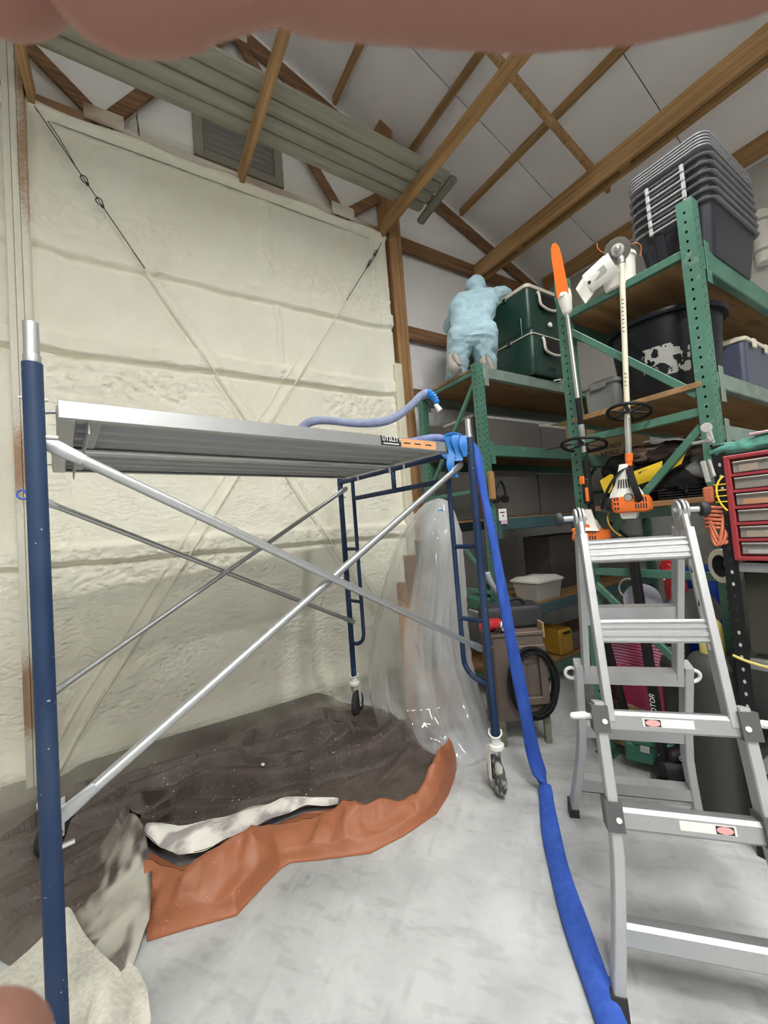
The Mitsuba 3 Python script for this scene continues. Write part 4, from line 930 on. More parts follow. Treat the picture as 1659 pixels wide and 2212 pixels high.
# ------------------------------------------------------------------ coolers on the far rack
def cooler(x0, x1, y0, y1, z0, z1, label, open_line):
    k = thing('cooler', label, 'cooler'); cx, cy, hx, hy = (x0 + x1) / 2, (y0 + y1) / 2, (x1 - x0) / 2, (y1 - y0) / 2; zl = z1 - .055
    part(k, 'body', loft([rrect(cx, cy, hx - .045, hy - .045, .05, z0), rrect(cx, cy, hx - .03, hy - .03, .05, z0 + .03), rrect(cx, cy, hx - .02, hy - .02, .05, z0 + .15), rrect(cx, cy, hx - .008, hy - .008, .05, z0 + .17), rrect(cx, cy, hx - .004, hy - .004, .05, zl - .004)]), 'cooler_green', smooth=35)
    part(k, 'lid', loft([rrect(cx, cy, hx - .006, hy - .006, .05, zl), rrect(cx, cy, hx + .004, hy + .004, .05, zl + .004), rrect(cx, cy, hx + .004, hy + .004, .05, z1 - .018), rrect(cx, cy, hx - .02, hy - .02, .045, z1)]), 'cooler_lid' if not open_line else 'cooler_green', smooth=35)
    if open_line: part(k, 'lid_trim', loft([rrect(cx, cy, hx + .006, hy + .006, .05, zl - .004), rrect(cx, cy, hx + .007, hy + .007, .05, zl + .005)]), 'handle_cream')
    for s in (-1, 1):
        yy = (y0 - .012) if s < 0 else (y1 + .012); zc = zl - .10
        part(k, 'handle', B().add(sweep(spline([(cx - .14, yy, zc + .075), (cx - .135, yy - s * -.012, zc + .03), (cx - .12, yy + s * .014, zc - .055), (cx - .09, yy + s * .016, zc - .07), (cx + .09, yy + s * .016, zc - .07), (cx + .12, yy + s * .014, zc - .055), (cx + .135, yy + s * .012, zc + .03), (cx + .14, yy, zc + .075)], 40), .0135, 10)), 'handle_cream', smooth=True, label='cream carry handle')
        part(k, 'handle_recess', B().box((cx, yy - s * .004, zc), (.22, .012, .14), .005), 'black')
    part(k, 'drain_plug', B().cyl((cx + .02, y0 - .004, z0 + .07), (0, 1, 0), .024, .02, 16), 'label_white' if not open_line else 'cooler_green', smooth=30)
    for t in (.3, .6): part(k, 'hinge', B().box((x0 - .004, y0 + (y1 - y0) * t, zl), (.012, .05, .045), .004), 'cooler_green' if not open_line else 'dark_metal')
cooler(3.25, 3.80, 2.34, 3.22, 2.865, 3.285, 'dark green cooler, lower of the two on the far rack', True)
cooler(3.24, 3.79, 2.34, 3.24, 3.29, 3.725, 'dark green cooler with cream lid, upper of the two on the far rack', False)

# ------------------------------------------------------------------ person in a coverall
pe = thing('person', 'person in a pale blue hooded coverall kneeling on the rack and leaning over the coolers', 'person')
def wrinkle(t, amp, seed, fr=(9, 9, 14)):
    n_ = t.vertex_normals; g = meshkit.fbm(t.vertices * A(fr), 3, seed); g = 1 - np.abs(2 * g - 1); t.vertices = t.vertices + n_ * ((g - .75) * amp)[:, None]; return t
HL, HR = (2.77, 2.77, 3.285), (2.94, 2.63, 3.285); KL, KR = (2.80, 2.93, 2.955), (3.03, 2.74, 2.955); AL, AR = (2.57, 2.70, 2.945), (2.90, 2.62, 2.935)
body = chain([(HL, .125, HR, .125), (HL, .13, KL, .092), (HR, .13, KR, .095), (KL, .088, AL, .060), (KR, .092, AR, .070),
              ((2.80, 2.76, 3.36), .122, (2.93, 2.66, 3.36), .122), ((2.82, 2.77, 3.42), .12, (2.87, 2.84, 3.62), .118), ((2.93, 2.67, 3.42), .12, (3.06, 2.70, 3.62), .118), ((2.86, 2.73, 3.42), .12, (2.96, 2.76, 3.62), .12),
              ((2.88, 2.83, 3.64), .112, (3.08, 2.69, 3.65), .112), ((2.89, 2.84, 3.70), .085, (3.10, 2.68, 3.71), .085), ((3.03, 2.77, 3.76), .075, (3.09, 2.82, 3.85), .085), ((3.08, 2.82, 3.895), .102, (3.13, 2.87, 3.91), .104),
              ((3.11, 2.68, 3.715), .078, (3.34, 2.70, 3.825), .064), ((3.34, 2.70, 3.825), .062, (3.53, 2.76, 3.875), .047),
              ((2.88, 2.86, 3.69), .078, (2.92, 3.08, 3.56), .064), ((2.92, 3.08, 3.56), .062, (3.14, 3.14, 3.74), .045)], .018, 12)
part(pe, 'coverall', wrinkle(body, .034, 4, (7, 7, 11)), 'suit', smooth=True)
hd = []
for sgn, c0 in ((1, A([3.585, 2.78, 3.86])), (-1, A([3.19, 3.16, 3.765]))):
    seg = [(c0 - A([.05, .01, 0]), .030, c0 + A([.02, 0, 0]), .026)]
    for i, (dy, ln) in enumerate(((-.036, .055), (-.013, .07), (.010, .075), (.032, .065))):
        b = c0 + A([.02, dy, 0]); m_ = b + A([ln * .5, dy * .3, -.002]); e = b + A([ln, dy * .4, -.022 * (1 if sgn > 0 else .5)])
        seg += [(b, .0095, m_, .009), (m_, .009, e, .0078)]
    seg += [(c0 + A([-.02, -.03, 0]), .010, c0 + A([.0, -.06, -.008]), .009), (c0 + A([.0, -.06, -.008]), .009, c0 + A([.03, -.072, -.018]), .008)]
    part(pe, 'glove', chain(seg, .006, 6), 'suit', smooth=True)
for sgn, an, nm in ((-1, AL, 'shoe'), (1, AR, 'shoe')):
    a = A(an); tip = a + (A([-.075, -.10, -.06]) if sgn < 0 else A([-.03, -.06, -.045])); heel = a + A([-.02, -.02, .05])
    sh = chain([(a + A([0, .02, 0]), .052, heel, .056), (heel, .058, tip, .055), (tip, .055, tip + A([.01, .015, -.03 if sgn < 0 else -.01]), .038)], .012, 8)
    s = part(pe, 'shoe', sh, 'shoe', smooth=True, label='grey sneaker')
    u_ = nrm(tip - heel); nn_ = nrm(np.cross(u_, A([.8, 0, -.1]))); nn_ = nn_ if nn_[1] < 0 else -nn_
    sd = nrm(np.cross(u_, nn_)); c = (heel + tip) / 2 + nn_ * .040
    part(s, 'sole', prism(affinity.scale(Point(0, 0).buffer(1, 10), .115, .044), .014, plane_M(c, u_, sd) if (np.cross(u_, sd) @ nn_) > 0 else plane_M(c, u_, -sd)), 'sole')
# ------------------------------------------------------------------ string trimmer and pole saw hanging at the rack end
def slots(c, ex, ey, nx, ny_, w, h, gx, gy):
    out = []; nn_ = np.cross(nrm(ex), nrm(ey))
    for i in range(nx):
        for j in range(ny_): out.append(prism(sbox(-w / 2, -h / 2, w / 2, h / 2), .0016, plane_M(A(c) + nrm(ex) * (i - (nx - 1) / 2) * gx + nrm(ey) * (j - (ny_ - 1) / 2) * gy, ex, ey)))
    return out
tm = thing('string_trimmer', 'orange string trimmer with pale shaft hanging upside down at the rack end', 'string trimmer')
tt, tb = A([2.385, 1.105, 2.90]), A([2.385, 1.175, 1.80])
part(tm, 'shaft', B().tube(tt, tb, .0145, 16), 'cream', smooth=True)
for i, (z, s) in enumerate(((2.60, 'STIHL'),)): pass
ud = nrm(tt - tb); fv = nrm(A([-1, -.35, 0])); sx = nrm(np.cross(fv, ud))
for z0, n_ in ((2.50, 9), (2.20, 4)):
    for i in range(n_):
        c = tb + ud * ((z0 - 1.80) + i * .022) + fv * .0150
        part(tm, 'shaft_mark', B().bar(c - sx * .005, c + sx * rng.uniform(.002, .007), .003, .0035, b=.0003), 'ink')
part(tm, 'lower_tube', B().tube(tb + ud * .22, tb, .017, 16), 'steel', smooth=True)
part(tm, 'orange_grip', B().cyl(tb, ud, .020, .045, 18).cyl(tb - ud * .035, ud, .016, .03, 18), 'orange', smooth=30)
hc = A([2.375, 1.12, 2.955])
part(tm, 'spool_head', B().add(lathe([(.02, -.035), (.055, -.03), (.064, -.012), (.064, .012), (.05, .022), (.03, .03)], 32, hc, (-.75, -.45, -.35))).add(lathe([(.048, .0), (.066, .002), (.066, .010), (.048, .012)], 32, hc + nrm(A([-.75, -.45, -.35])) * .02, (-.75, -.45, -.35))), 'spool', smooth=35)
part(tm, 'spool_cap', lathe([(.004, -.006), (.030, -.004), (.034, 0), (.030, .010), (.012, .016)], 24, hc + nrm(A([-.75, -.45, -.35])) * .034, (-.75, -.45, -.35)), 'lid_grey', smooth=35)
part(tm, 'gearbox', B().add(chain([(tt, .021, hc + A([0, 0, -.005]), .028), (hc + A([-.03, -.02, 0]), .018, hc + A([-.05, -.03, -.02]), .014)], .008, 4)).cyl(tt - ud * .01, ud, .020, .022, 16), 'steel', smooth=True)
g0, gu, gv, gn = A([2.345, 1.145, 2.885]), nrm(A([-.10, .80, -.28])), nrm(A([-.25, .25, .80])), None
gv = nrm(gv - gu * (gv @ gu)); gn = np.cross(gu, gv); gn = gn if gn[0] < 0 else -gn
gpts = [[g0 + gu * (.135 * b) + gv * (a * (.066 - .008 * b)) + gn * (.035 * (1 - a * a) + .012 * b) for b in np.linspace(-.15, 1, 14)] for a in np.linspace(-1, 1, 18)]
gd = part(tm, 'guard', thick(A(gpts), .004), 'white_plastic', smooth=50, label='white plastic guard')
lp = [[g0 + gu * (.135 + .055 * c) + gv * (a * .048 - .035 * c) + gn * (.035 * (1 - a * a) * (1 - c) + .012 + .035 * c) for c in np.linspace(0, 1, 8)] for a in np.linspace(-1.25, 1, 14)]
part(gd, 'guard_lip', thick(A(lp), .004), 'white_plastic', smooth=50)
sl = g0 + gu * .07 + gn * .0385
part(gd, 'guard_slot', prism(Polygon([(-.05, -.014), (.03, -.010), (.05, .012), (.02, .026), (-.05, .022)]), .003, plane_M(sl, gu, gv) if np.cross(gu, gv) @ gn > 0 else plane_M(sl, gu, -gv)), 'lid_grey')
part(gd, 'guard_hole', B().cyl(g0 + gu * .118 - gv * .012 + gn * .048, gn, .009, .003, 14), 'ink')
part(tm, 'cutting_line', B().curve([hc + A([0, .05, .02]), hc + A([-.02, .085, .06]), hc + A([-.01, .095, .11])], .0016, 6).curve([hc + A([.0, -.05, -.0]), hc + A([.03, -.10, -.01]), hc + A([.03, -.10, -.08])], .0016, 6), 'orange', smooth=True)
ec = A([2.36, 1.195, 1.545])                                    # engine, seen on its starter side
ex_, ey_ = nrm(A([.30, -1, -.02])), A([0, 0, 1.0]); ez_ = nrm(np.cross(ex_, ey_)); ez_ = ez_ if ez_[0] < 0 else -ez_
EK = .86
def eng(a, b, c): return ec + ex_ * a * EK + ey_ * b * EK + ez_ * c * EK
part(tm, 'fan_housing', loft([[eng(a * s, .255 - t, c * s2) for a, c in ((-1, -1), (-.5, -1.3), (.5, -1.3), (1, -1), (1, 1), (.5, 1.3), (-.5, 1.3), (-1, 1))] for t, s, s2 in ((0, .022, .022), (.06, .035, .03), (.13, .055, .04), (.19, .085, .05), (.215, .09, .055))]), 'white_plastic', smooth=35, label='cream vented cone')
for i in range(5): part(tm, 'cone_slot', B().bar(eng(-.032 + i * .016, .10, .063), eng(-.024 + i * .012, .155, .053), .006, .004, b=.0005), 'ink')
pf = Polygon([(-.075, -.055), (-.085, -.03), (-.085, .03), (-.06, .052), (.06, .055), (.115, .045), (.13, .02), (.13, -.045), (.11, -.06), (-.05, -.062)])
eb = part(tm, 'engine_cover', loft([[eng(x * s, y * s, c) for x, y in list(pf.exterior.coords)[:-1]] for s, c in ((.92, -.06), (1, -.045), (1, .045), (.95, .062), (.80, .072))]), 'orange', smooth=30, label='orange engine cover')
part(eb, 'vent_slot', slots(eng(.085, -.002, .0725), ex_ if np.cross(ex_, ey_) @ ez_ > 0 else -ex_, ey_, 5, 2, .006, .026, .012, .034), 'ink')
part(eb, 'side_slot', slots(eng(-.05, -.0, .0725), ex_ if np.cross(ex_, ey_) @ ez_ > 0 else -ex_, ey_, 2, 3, .008, .016, .014, .026), 'ink')
part(eb, 'badge', B().cyl(eng(.02, .035, .070), ez_, .019, .008, 24), 'steel', smooth=30)
part(eb, 'badge_ring', B().cyl(eng(.02, .035, .068), ez_, .023, .007, 24), 'ink', smooth=30)
part(tm, 'air_filter_cover', loft([[eng(-.085 + x, y, c) for x, y in ((-.055, -.05), (-.068, -.02), (-.06, .03), (-.02, .05), (.012, .05), (.012, -.06))] for c in (-.055, -.03, .03, .05)]), 'charcoal', smooth=30, label='dark grey filter cover')
part(tm, 'choke_knob', B().cyl(eng(-.095, -.012, .052), ez_, .020, .012, 18).cyl(eng(-.095, -.012, .060), ez_, .007, .012, 12), 'black', smooth=30)
part(tm, 'fuel_tank', loft([[eng(.005 + x * s, y, c * s) for x, c in ((-.05, -.045), (.05, -.045), (.05, .045), (-.05, .045))] for y, s in ((-.055, 1), (-.09, .85), (-.10, .7))]), 'white_plastic', smooth=30)
part(tm, 'fuel_tube', B().curve([eng(-.09, -.03, .0), eng(-.12, -.08, .02), eng(-.10, -.16, .03), eng(-.05, -.21, .03)], .005, 8), 'yellow_dark', smooth=True)
st = []
for s, wv in ((-1, .030), (1, .030)):
    pth = spline([tb - ud * .05 + ez_ * .02, eng(s * .05, .16, .075), eng(s * .10 - .02, .03, .085), eng(s * .12 - .03, -.02, .02)], 24)
    st.append(sweep(pth, .017, 8, flat=.18))
part(tm, 'shoulder_strap', st, 'black_soft', smooth=40, label='black shoulder strap')

sw = thing('pole_saw', 'orange pole saw with bar scabbard pointing up, hanging beside the rear rack upright', 'pole saw')
p0, p1 = A([2.375, 1.445, 2.80]), A([2.395, 1.425, 1.42])
part(sw, 'shaft', B().tube(p0, p0 + (p1 - p0) * .42, .0135, 14).tube(p0 + (p1 - p0) * .58, p0 + (p1 - p0) * .665, .0135, 14), 'steel', smooth=True)
for qa, qb, qr in ((.42, .54, .0155), (.70, .97, .020)): part(sw, 'grip', B().tube(p0 + (p1 - p0) * qa, p0 + (p1 - p0) * qb, qr, 14), 'black_soft', smooth=True)
part(sw, 'coupler', B().tube(p0 + (p1 - p0) * .54, p0 + (p1 - p0) * .61, .0175, 14), 'grey_plastic', smooth=True)
part(sw, 'bar_scabbard', prism(Polygon([(-.034, .0), (.034, .0), (.030, .25), (.024, .315), (.010, .345), (-.010, .345), (-.022, .315), (-.026, .25)]), .022, plane_M((2.355, 1.445, 2.86), nrm(A([.33, -1, .0])), nrm(A([-.05, .045, 1])))), 'orange_blade', smooth=20, label='bright orange scabbard')
part(sw, 'saw_head', B().add(chain([(p0 + A([0, 0, -.02]), .03, p0 + A([-.01, 0, .06]), .042), (p0 + A([-.01, 0, .06]), .04, p0 + A([-.0, .0, .09]), .034)], .01, 4)).cyl(p0 + A([-.05, -.01, .065]), (-1, -.35, 0), .014, .02, 14), 'white_plastic', smooth=True)
part(sw, 'trigger_housing', B().box(p0 + (p1 - p0) * .84 + A([-.02, 0, 0]), (.05, .045, .16), .012), 'black')
part(sw, 'trigger', B().box(p0 + (p1 - p0) * .79 + A([-.045, .01, 0]), (.016, .03, .05), .004).box(p0 + (p1 - p0) * .855 + A([-.045, -.01, 0]), (.014, .018, .085), .004), 'orange')
ec = A([2.375, 1.435, 1.385]); ex_ = nrm(A([.33, -1, -.06])); ez_ = nrm(np.cross(ex_, ey_)); ez_ = ez_ if ez_[0] < 0 else -ez_
part(sw, 'cone', loft([[eng(-.0 + a * s, .17 - t, c * s) for a, c in ((-1, -1), (1, -1), (1, 1), (-1, 1))] for t, s in ((0, .02), (.05, .03), (.11, .05), (.15, .07))]), 'white_plastic', smooth=30)
pf = Polygon([(-.12, -.04), (-.11, .005), (-.12, .03), (-.05, .06), (.0, .075), (.03, .035), (.12, .025), (.12, -.035), (.08, -.05), (.06, -.075), (-.09, -.07)])
eb = part(sw, 'engine_cover', loft([[eng(x * s, y * s, c) for x, y in list(pf.exterior.coords)[:-1]] for s, c in ((.9, -.05), (1, -.035), (1, .04), (.85, .058))]), 'orange', smooth=25, label='orange engine cover')
part(eb, 'vent_slot', slots(eng(.015, -.008, .059), ex_ if np.cross(ex_, ey_) @ ez_ > 0 else -ex_, ey_, 4, 2, .006, .030, .014, .042), 'ink')
part(sw, 'tank', B().box(eng(-.07, -.10, 0), (.07, .09, .06), .012), 'black')
for i, (c, r_, l) in enumerate((((2.385, 1.15, 2.052), .105, 'black spoked ring around the trimmer shaft'), ((2.392, 1.435, 1.930), .125, 'black spoked ring around the pole saw shaft'))):
    k = thing('spoked_ring', l, 'ring'); c = A(c)
    part(k, 'rim', lathe([(r_ - .018, -.006), (r_, -.008), (r_ + .003, 0), (r_, .007), (r_ - .018, .005)], 40, c, (.06, .05, 1), caps=False) if False else sweep([c + A([r_ * math.cos(t), r_ * math.sin(t), -.028 * math.cos(t)]) for t in np.linspace(0, 2 * np.pi, 49)], .009, 8, caps=False), 'black', smooth=True)
    for t in np.linspace(.3, 2 * np.pi + .3, 7)[:-1]:
        d_ = A([math.cos(t), math.sin(t), -.24 * math.cos(t)]); part(k, 'spoke', B().bar(c + d_ * .015, c + d_ * (r_ - .002), .022, .006, b=.002), 'dark_metal')
    part(k, 'hub', B().cyl(c, (0, 0, 1), .024, .018, 18), 'dark_metal', smooth=30)
one('wall_bracket', B().bar((2.38, 1.42, 1.945), (2.36, 1.68, 1.95), .03, .006).bar((2.38, 1.44, 1.95), (2.455, 1.50, 1.965), .03, .006), 'dark_metal', 'flat grey metal bracket behind the pole saw ring', 'bracket')

# ------------------------------------------------------------------ goods on the near rack
def blob(segs, amp, seed, fr=(8, 8, 8), ref=.025, it=8): return wrinkle(chain(segs, ref, it), amp, seed, fr)
bg = thing('tool_bag', 'open black and yellow tool bag bulging on the rack shelf behind the diagonal brace', 'tool bag')
part(bg, 'body', blob([((2.62, 1.36, 1.64), .085, (2.62, .98, 1.64), .09), ((2.80, 1.36, 1.64), .085, (2.80, .98, 1.64), .09), ((2.62, 1.36, 1.64), .085, (2.80, 1.36, 1.64), .085), ((2.62, .98, 1.64), .09, (2.80, .98, 1.64), .09), ((2.66, 1.34, 1.74), .06, (2.66, 1.02, 1.73), .06), ((2.78, 1.34, 1.74), .06, (2.78, 1.02, 1.73), .06)], .035, 3), 'black_soft', smooth=True)
def yflap(y0, y1, z0, z1, z2, x):
    return thick(A([[(x - .012 * math.sin(3 * t), y0 + (y1 - y0) * s, z0 + (z1 - z0) * s + (z2) * t) for t in np.linspace(0, 1, 5)] for s in np.linspace(0, 1, 9)]), .003)
part(bg, 'yellow_panel', yflap(1.30, 1.07, 1.63, 1.68, .085, 2.527), 'yellow', smooth=40, label='yellow front panel')
part(bg, 'lettering', decal_text('WALT', .020, (2.516, 1.195, 1.703), (0.05, -1, .2), (0, .2, 1)), 'ink')
part(bg, 'yellow_flap', prism(Polygon([(0, 0), (.07, .03), (.085, .02), (.07, -.06), (.05, -.085), (.02, -.08)]), .006, plane_M((2.50, 1.415, 1.705), (.0, -1, 0), (0, 0, 1))), 'yellow')
part(bg, 'yellow_flap', prism(Polygon([(0, 0), (.10, .10), (.115, .085), (.09, .03), (.03, .005)]), .006, plane_M((2.50, 1.06, 1.70), (0, -1, 0), (0, 0, 1))), 'yellow')
part(bg, 'side_pocket', blob([((2.60, 1.36, 1.79), .06, (2.66, 1.28, 1.80), .065), ((2.60, 1.40, 1.76), .05, (2.62, 1.30, 1.76), .06)], .02, 9), 'black_soft', smooth=True)
one('camo_bag', blob([((2.72, 1.33, 1.84), .055, (2.72, 1.0, 1.83), .06), ((2.62, 1.25, 1.83), .045, (2.62, 1.02, 1.80), .045), ((2.85, 1.3, 1.83), .07, (2.85, 1.0, 1.82), .07)], .05, 6, (12, 12, 16)), 'camo', 'brown patterned jacket heaped on top of the black tool bag', 'jacket', smooth=True)
one('grey_cloth', blob([((2.66, .95, 1.73), .055, (2.60, .92, 1.69), .05), ((2.60, .97, 1.69), .045, (2.57, .90, 1.68), .04)], .03, 12), 'grey_plastic', 'grey cloth bundle beside the tool bag near the front upright', 'cloth bundle', smooth=True)
one('pale_tray', thick(A([[(2.62 + .25 * a, 1.20 - .22 * b, 1.905 + .03 * a - .04 * b * b) for b in np.linspace(0, 1, 8)] for a in np.linspace(0, 1, 4)]), .006), 'grey_light', 'pale flat tray resting on the jacket behind the trimmer shaft', 'tray', smooth=40)
fc = thing('folded_cloths', 'flat stack of folded black cloth at the shelf edge under the tool bag', 'folded cloth')
for i in range(4): part(fc, 'fold', B().box((2.60 + .01 * i, .97 + .008 * i, 1.553 + i * .015), (.22, .26, .013), .006, rz=i * 3), 'black_soft')
k = thing('carton', 'brown cardboard carton printed EMERGENCY MEALS in the rack shadow', 'carton')
part(k, 'box', B().lim((2.93, 1.44, 1.897), (3.25, 1.74, 2.045), .004), 'cardboard')
part(k, 'lettering', [decal_text('EMERGENCY', .028, (2.929, 1.725, 1.958), (0, -1, 0), (0, 0, 1)), decal_text('MEALS', .028, (2.929, 1.635, 1.912), (0, -1, 0), (0, 0, 1))], 'ink')
k = thing('pail', 'white plastic pail behind the trimmer head beside the tote stack', 'pail')
part(k, 'body', lathe([(.075, 0), (.08, .006), (.09, .19), (.086, .192), (.076, .01)], 28, (2.52, 1.19, 2.802)), 'white_plastic', smooth=35)
part(k, 'rim', lathe([(.088, .17), (.097, .172), (.097, .192), (.088, .195)], 28, (2.52, 1.19, 2.802), caps=False), 'white_plastic', smooth=50)

k = thing('wall_pipe', 'white vertical pipe on the pale side wall beyond the tote stack', 'pipe')
part(k, 'tube', B().cyl((5.47, 1.22, 4.12), (0, 0, 1), .065, .52, 24), 'white_plastic', smooth=30)
for z in (3.98, 4.28): part(k, 'strap', B().cyl((5.47, 1.22, z), (0, 0, 1), .068, .03, 24).lim((5.50, 1.13, z - .015), (5.565, 1.31, z + .015)), 'lid_grey', smooth=30)

# ------------------------------------------------------------------ black slotted shelving with red drawer cabinet
sh = thing('slotted_shelving', 'black slotted-angle shelving at the right edge under the red drawer cabinet', 'shelving')
SX, SY = 2.20, .736
def angle_post(x, y, zt):
    k = part(sh, 'angle_post', B().lim((x, y - .050, 0), (x + .0025, y, zt), .0005), 'black')
    part(k, 'flange', B().lim((x, y - .0025, 0), (x + .038, y, zt), .0005), 'black')
    z = .06
    while z < zt - .04:
        part(k, 'slot', prism(affinity.scale(Point(0, 0).buffer(1, 3), .0055, .0085), .0006, plane_M((x - .0002, y - .025, z), (0, -1, 0), (0, 0, 1))), 'grey_light' if (z < .95 or z > 1.55 or abs(z - 1.2) < .05) and z > .0 else 'slot'); z += .052
for y in (SY, -.25): angle_post(SX, y, 1.76)
for y in (SY, -.25): part(sh, 'rear_post', B().lim((SX + .40, y - .03, 0), (SX + .43, y, 1.76), .001), 'black')
for z in (1.24, .83, .40, .08):
    part(sh, 'shelf', B().lim((SX + .01, -.25, z - .02), (SX + .42, SY - .04, z), .003), 'greywood' if z < 1 else 'black'); part(sh, 'shelf_edge', B().lim((SX + .004, -.25, z - .035), (SX + .010, SY - .04, z + .005), .001), 'grey_plastic')
part(sh, 'side_board', B().lim((SX + .05, SY - .012, .12), (SX + .40, SY - .006, 1.2), .001), 'tank')
one('yellow_strap', B().curve([(SX - .004, SY + .004, .842), (SX - .012, SY - .05, .828), (SX - .012, SY - .2, .822), (SX - .012, -.2, .82)], .0065, 8), 'yellow_soft', 'yellow strap stretched across the black shelving', 'strap', smooth=True)
one('shelf_liner', thick(A([[(SX + .03 + .02 * math.sin(9 * a + 2 * b), SY - .05 - .85 * a, .86 + .36 * b) for b in np.linspace(0, 1, 12)] for a in np.linspace(0, 1, 24)]), .002), 'film_dense', 'cloudy grey plastic film hanging under the red drawer cabinet', 'plastic film', smooth=True)
one('lower_carton', B().lim((SX + .04, .10, .402), (SX + .36, .62, .60), .004), 'carton', 'grey carton on the low black shelf under the bottle', 'carton')
k = thing('spray_bottle', 'translucent plastic bottle on the shelving at the right edge', 'bottle')
part(k, 'body', lathe([(.038, 0), (.042, .006), (.042, .10), (.036, .13), (.044, .16), (.040, .19), (.018, .225), (.016, .25)], 24, (SX + .03, .545, .602)), 'bottle', smooth=40)
part(k, 'cap', lathe([(.020, .25), (.020, .285), (.017, .288)], 20, (SX + .03, .545, .602)), 'white_plastic', smooth=30)
dc = thing('drawer_cabinet', 'red small-parts cabinet with clear drawers at the right edge', 'drawer cabinet')
CX, CY0, CY1, CZ0, CZ1 = 2.185, .10, .695, 1.255, 1.705
part(dc, 'case', B().lim((CX + .03, CY0, CZ0 + .01), (CX + .18, CY1 - .002, CZ1 - .004), .004), 'maroon')
part(dc, 'frame_side', B().lim((CX, CY1 - .022, CZ0), (CX + .18, CY1, CZ1), .004), 'red_frame'); part(dc, 'frame_side', B().lim((CX, CY0, CZ0), (CX + .18, CY0 + .022, CZ1), .004), 'red_frame')
part(dc, 'frame_top', B().lim((CX, CY0, CZ1 - .018), (CX + .18, CY1, CZ1), .004), 'red_frame'); part(dc, 'frame_base', B().lim((CX, CY0, CZ0), (CX + .18, CY1, CZ0 + .018), .004), 'red_frame')
nr, ncol = 6, 4; rh = (CZ1 - CZ0 - .036) / nr; cw = (CY1 - CY0 - .044) / ncol
for r_ in range(nr):
    z0 = CZ0 + .018 + r_ * rh
    if r_: part(dc, 'shelf_rail', B().lim((CX + .001, CY0 + .02, z0 - .006), (CX + .03, CY1 - .02, z0 + .006), .002), 'red_frame')
    for c_ in range(ncol):
        y1 = CY1 - .022 - c_ * cw
        if c_: part(dc, 'divider', B().lim((CX + .006, y1 - .003, z0 + .005), (CX + .03, y1 + .003, z0 + rh - .005), .001), 'red_frame')
        q = part(dc, 'drawer', B().lim((CX + .008, y1 - cw + .006, z0 + .009), (CX + .028, y1 - .006, z0 + rh - .009), .003), 'drawer')
        part(q, 'pull', B().lim((CX - .002, y1 - cw + .008, z0 + rh - .020), (CX + .010, y1 - .008, z0 + rh - .011), .003), 'drawer')
        if rng.random() < .6: part(q, 'contents', B().lim((CX + .0055, y1 - cw * rng.uniform(.5, .85), z0 + .012), (CX + .0082, y1 - cw * .2, z0 + rh * rng.uniform(.4, .65)), .001), ['drawer_in', 'drawer_item', 'lid_grey'][rng.integers(3)])
one('teal_cloth', blob([((2.22, .73, 1.735), .026, (2.22, .40, 1.745), .030), ((2.30, .72, 1.735), .026, (2.30, .4, 1.74), .028), ((2.22, .5, 1.74), .028, (2.30, .1, 1.76), .03)], .02, 5, (20, 20, 20), .012, 5), 'teal_cloth', 'rolled teal cloth lying on top of the red drawer cabinet', 'cloth', smooth=True)
part(one('paper_stack', B().lim((2.195, .30, 1.775), (2.33, .60, 1.785), .001), 'label_white', 'striped papers lying on the teal cloth', 'papers') , 'stripe', B().lim((2.192, .30, 1.778), (2.196, .60, 1.782), .0005), 'pink')
k = thing('hanging_clamp', 'grey metal clamp hooked on the black shelving post beside the green upright', 'clamp')
part(k, 'jaw', B().cyl((2.205, .745, 1.845), (1, .3, 0), .022, .02, 20).bar((2.205, .742, 1.85), (2.215, .735, 1.77), .018, .022), 'lid_grey', smooth=30)
part(k, 'arm', B().bar((2.21, .755, 1.70), (2.19, .735, 1.62), .012, .03).bar((2.195, .77, 1.70), (2.19, .755, 1.60), .010, .020), 'lid_grey')
part(k, 'bolt', B().cyl((2.19, .77, 1.785), (0, 1, 0), .008, .06, 12).cyl((2.185, .73, 1.785), (1, 0, 0), .009, .03, 12), 'steel', smooth=30)
k = thing('extension_cord', 'coiled orange extension cord hanging on the black shelving post', 'cord'); crv = []
for i in range(7):
    a = .025 + .005 * i; pts = [(2.225 + .035 * math.sin(t) + .006 * i - .02, .765 + a * .9 * math.cos(t) - .02, 1.455 + .135 * math.sin(t + .4 * i % 1) * (1 - .03 * i)) for t in np.linspace(0, 2 * np.pi, 25)]
    crv.append(sweep(pts, .0065, 7, caps=False))
part(k, 'coil', crv, 'cord_orange', smooth=True)
part(k, 'wrap', B().add(*[sweep([(2.22 + .034 * math.cos(t), .755 + .036 * math.sin(t), 1.40 + .018 * i + .006 * math.sin(t)) for t in np.linspace(0, 2 * np.pi, 17)], .0075, 7, caps=False) for i in range(6)]), 'cord_orange', smooth=True)
part(k, 'plug', B().box((2.215, .765, 1.545), (.045, .04, .075), .008), 'cord_orange')
k = thing('yellow_hanger', 'yellow plastic hook strip on the black shelving post', 'hook strip')
part(k, 'strip', B().curve([(2.178, .695, 1.62), (2.172, .712, 1.60), (2.172, .712, 1.50), (2.178, .695, 1.47)], .004, 8), 'yellow', smooth=True)
for z in (1.585, 1.56, 1.535, 1.51): part(k, 'hook', B().tube((2.172, .73, z), (2.172, .69, z), .003, 6), 'yellow')
k = thing('tape_roll', 'wide cream tape roll hanging behind the black shelving post', 'tape roll')
part(k, 'tape', lathe([(.052, -.024), (.078, -.024), (.080, -.02), (.080, .02), (.078, .024), (.052, .024)], 32, (2.33, .775, 1.215), (.80, -.60, .0), caps=False), 'cream', smooth=40)
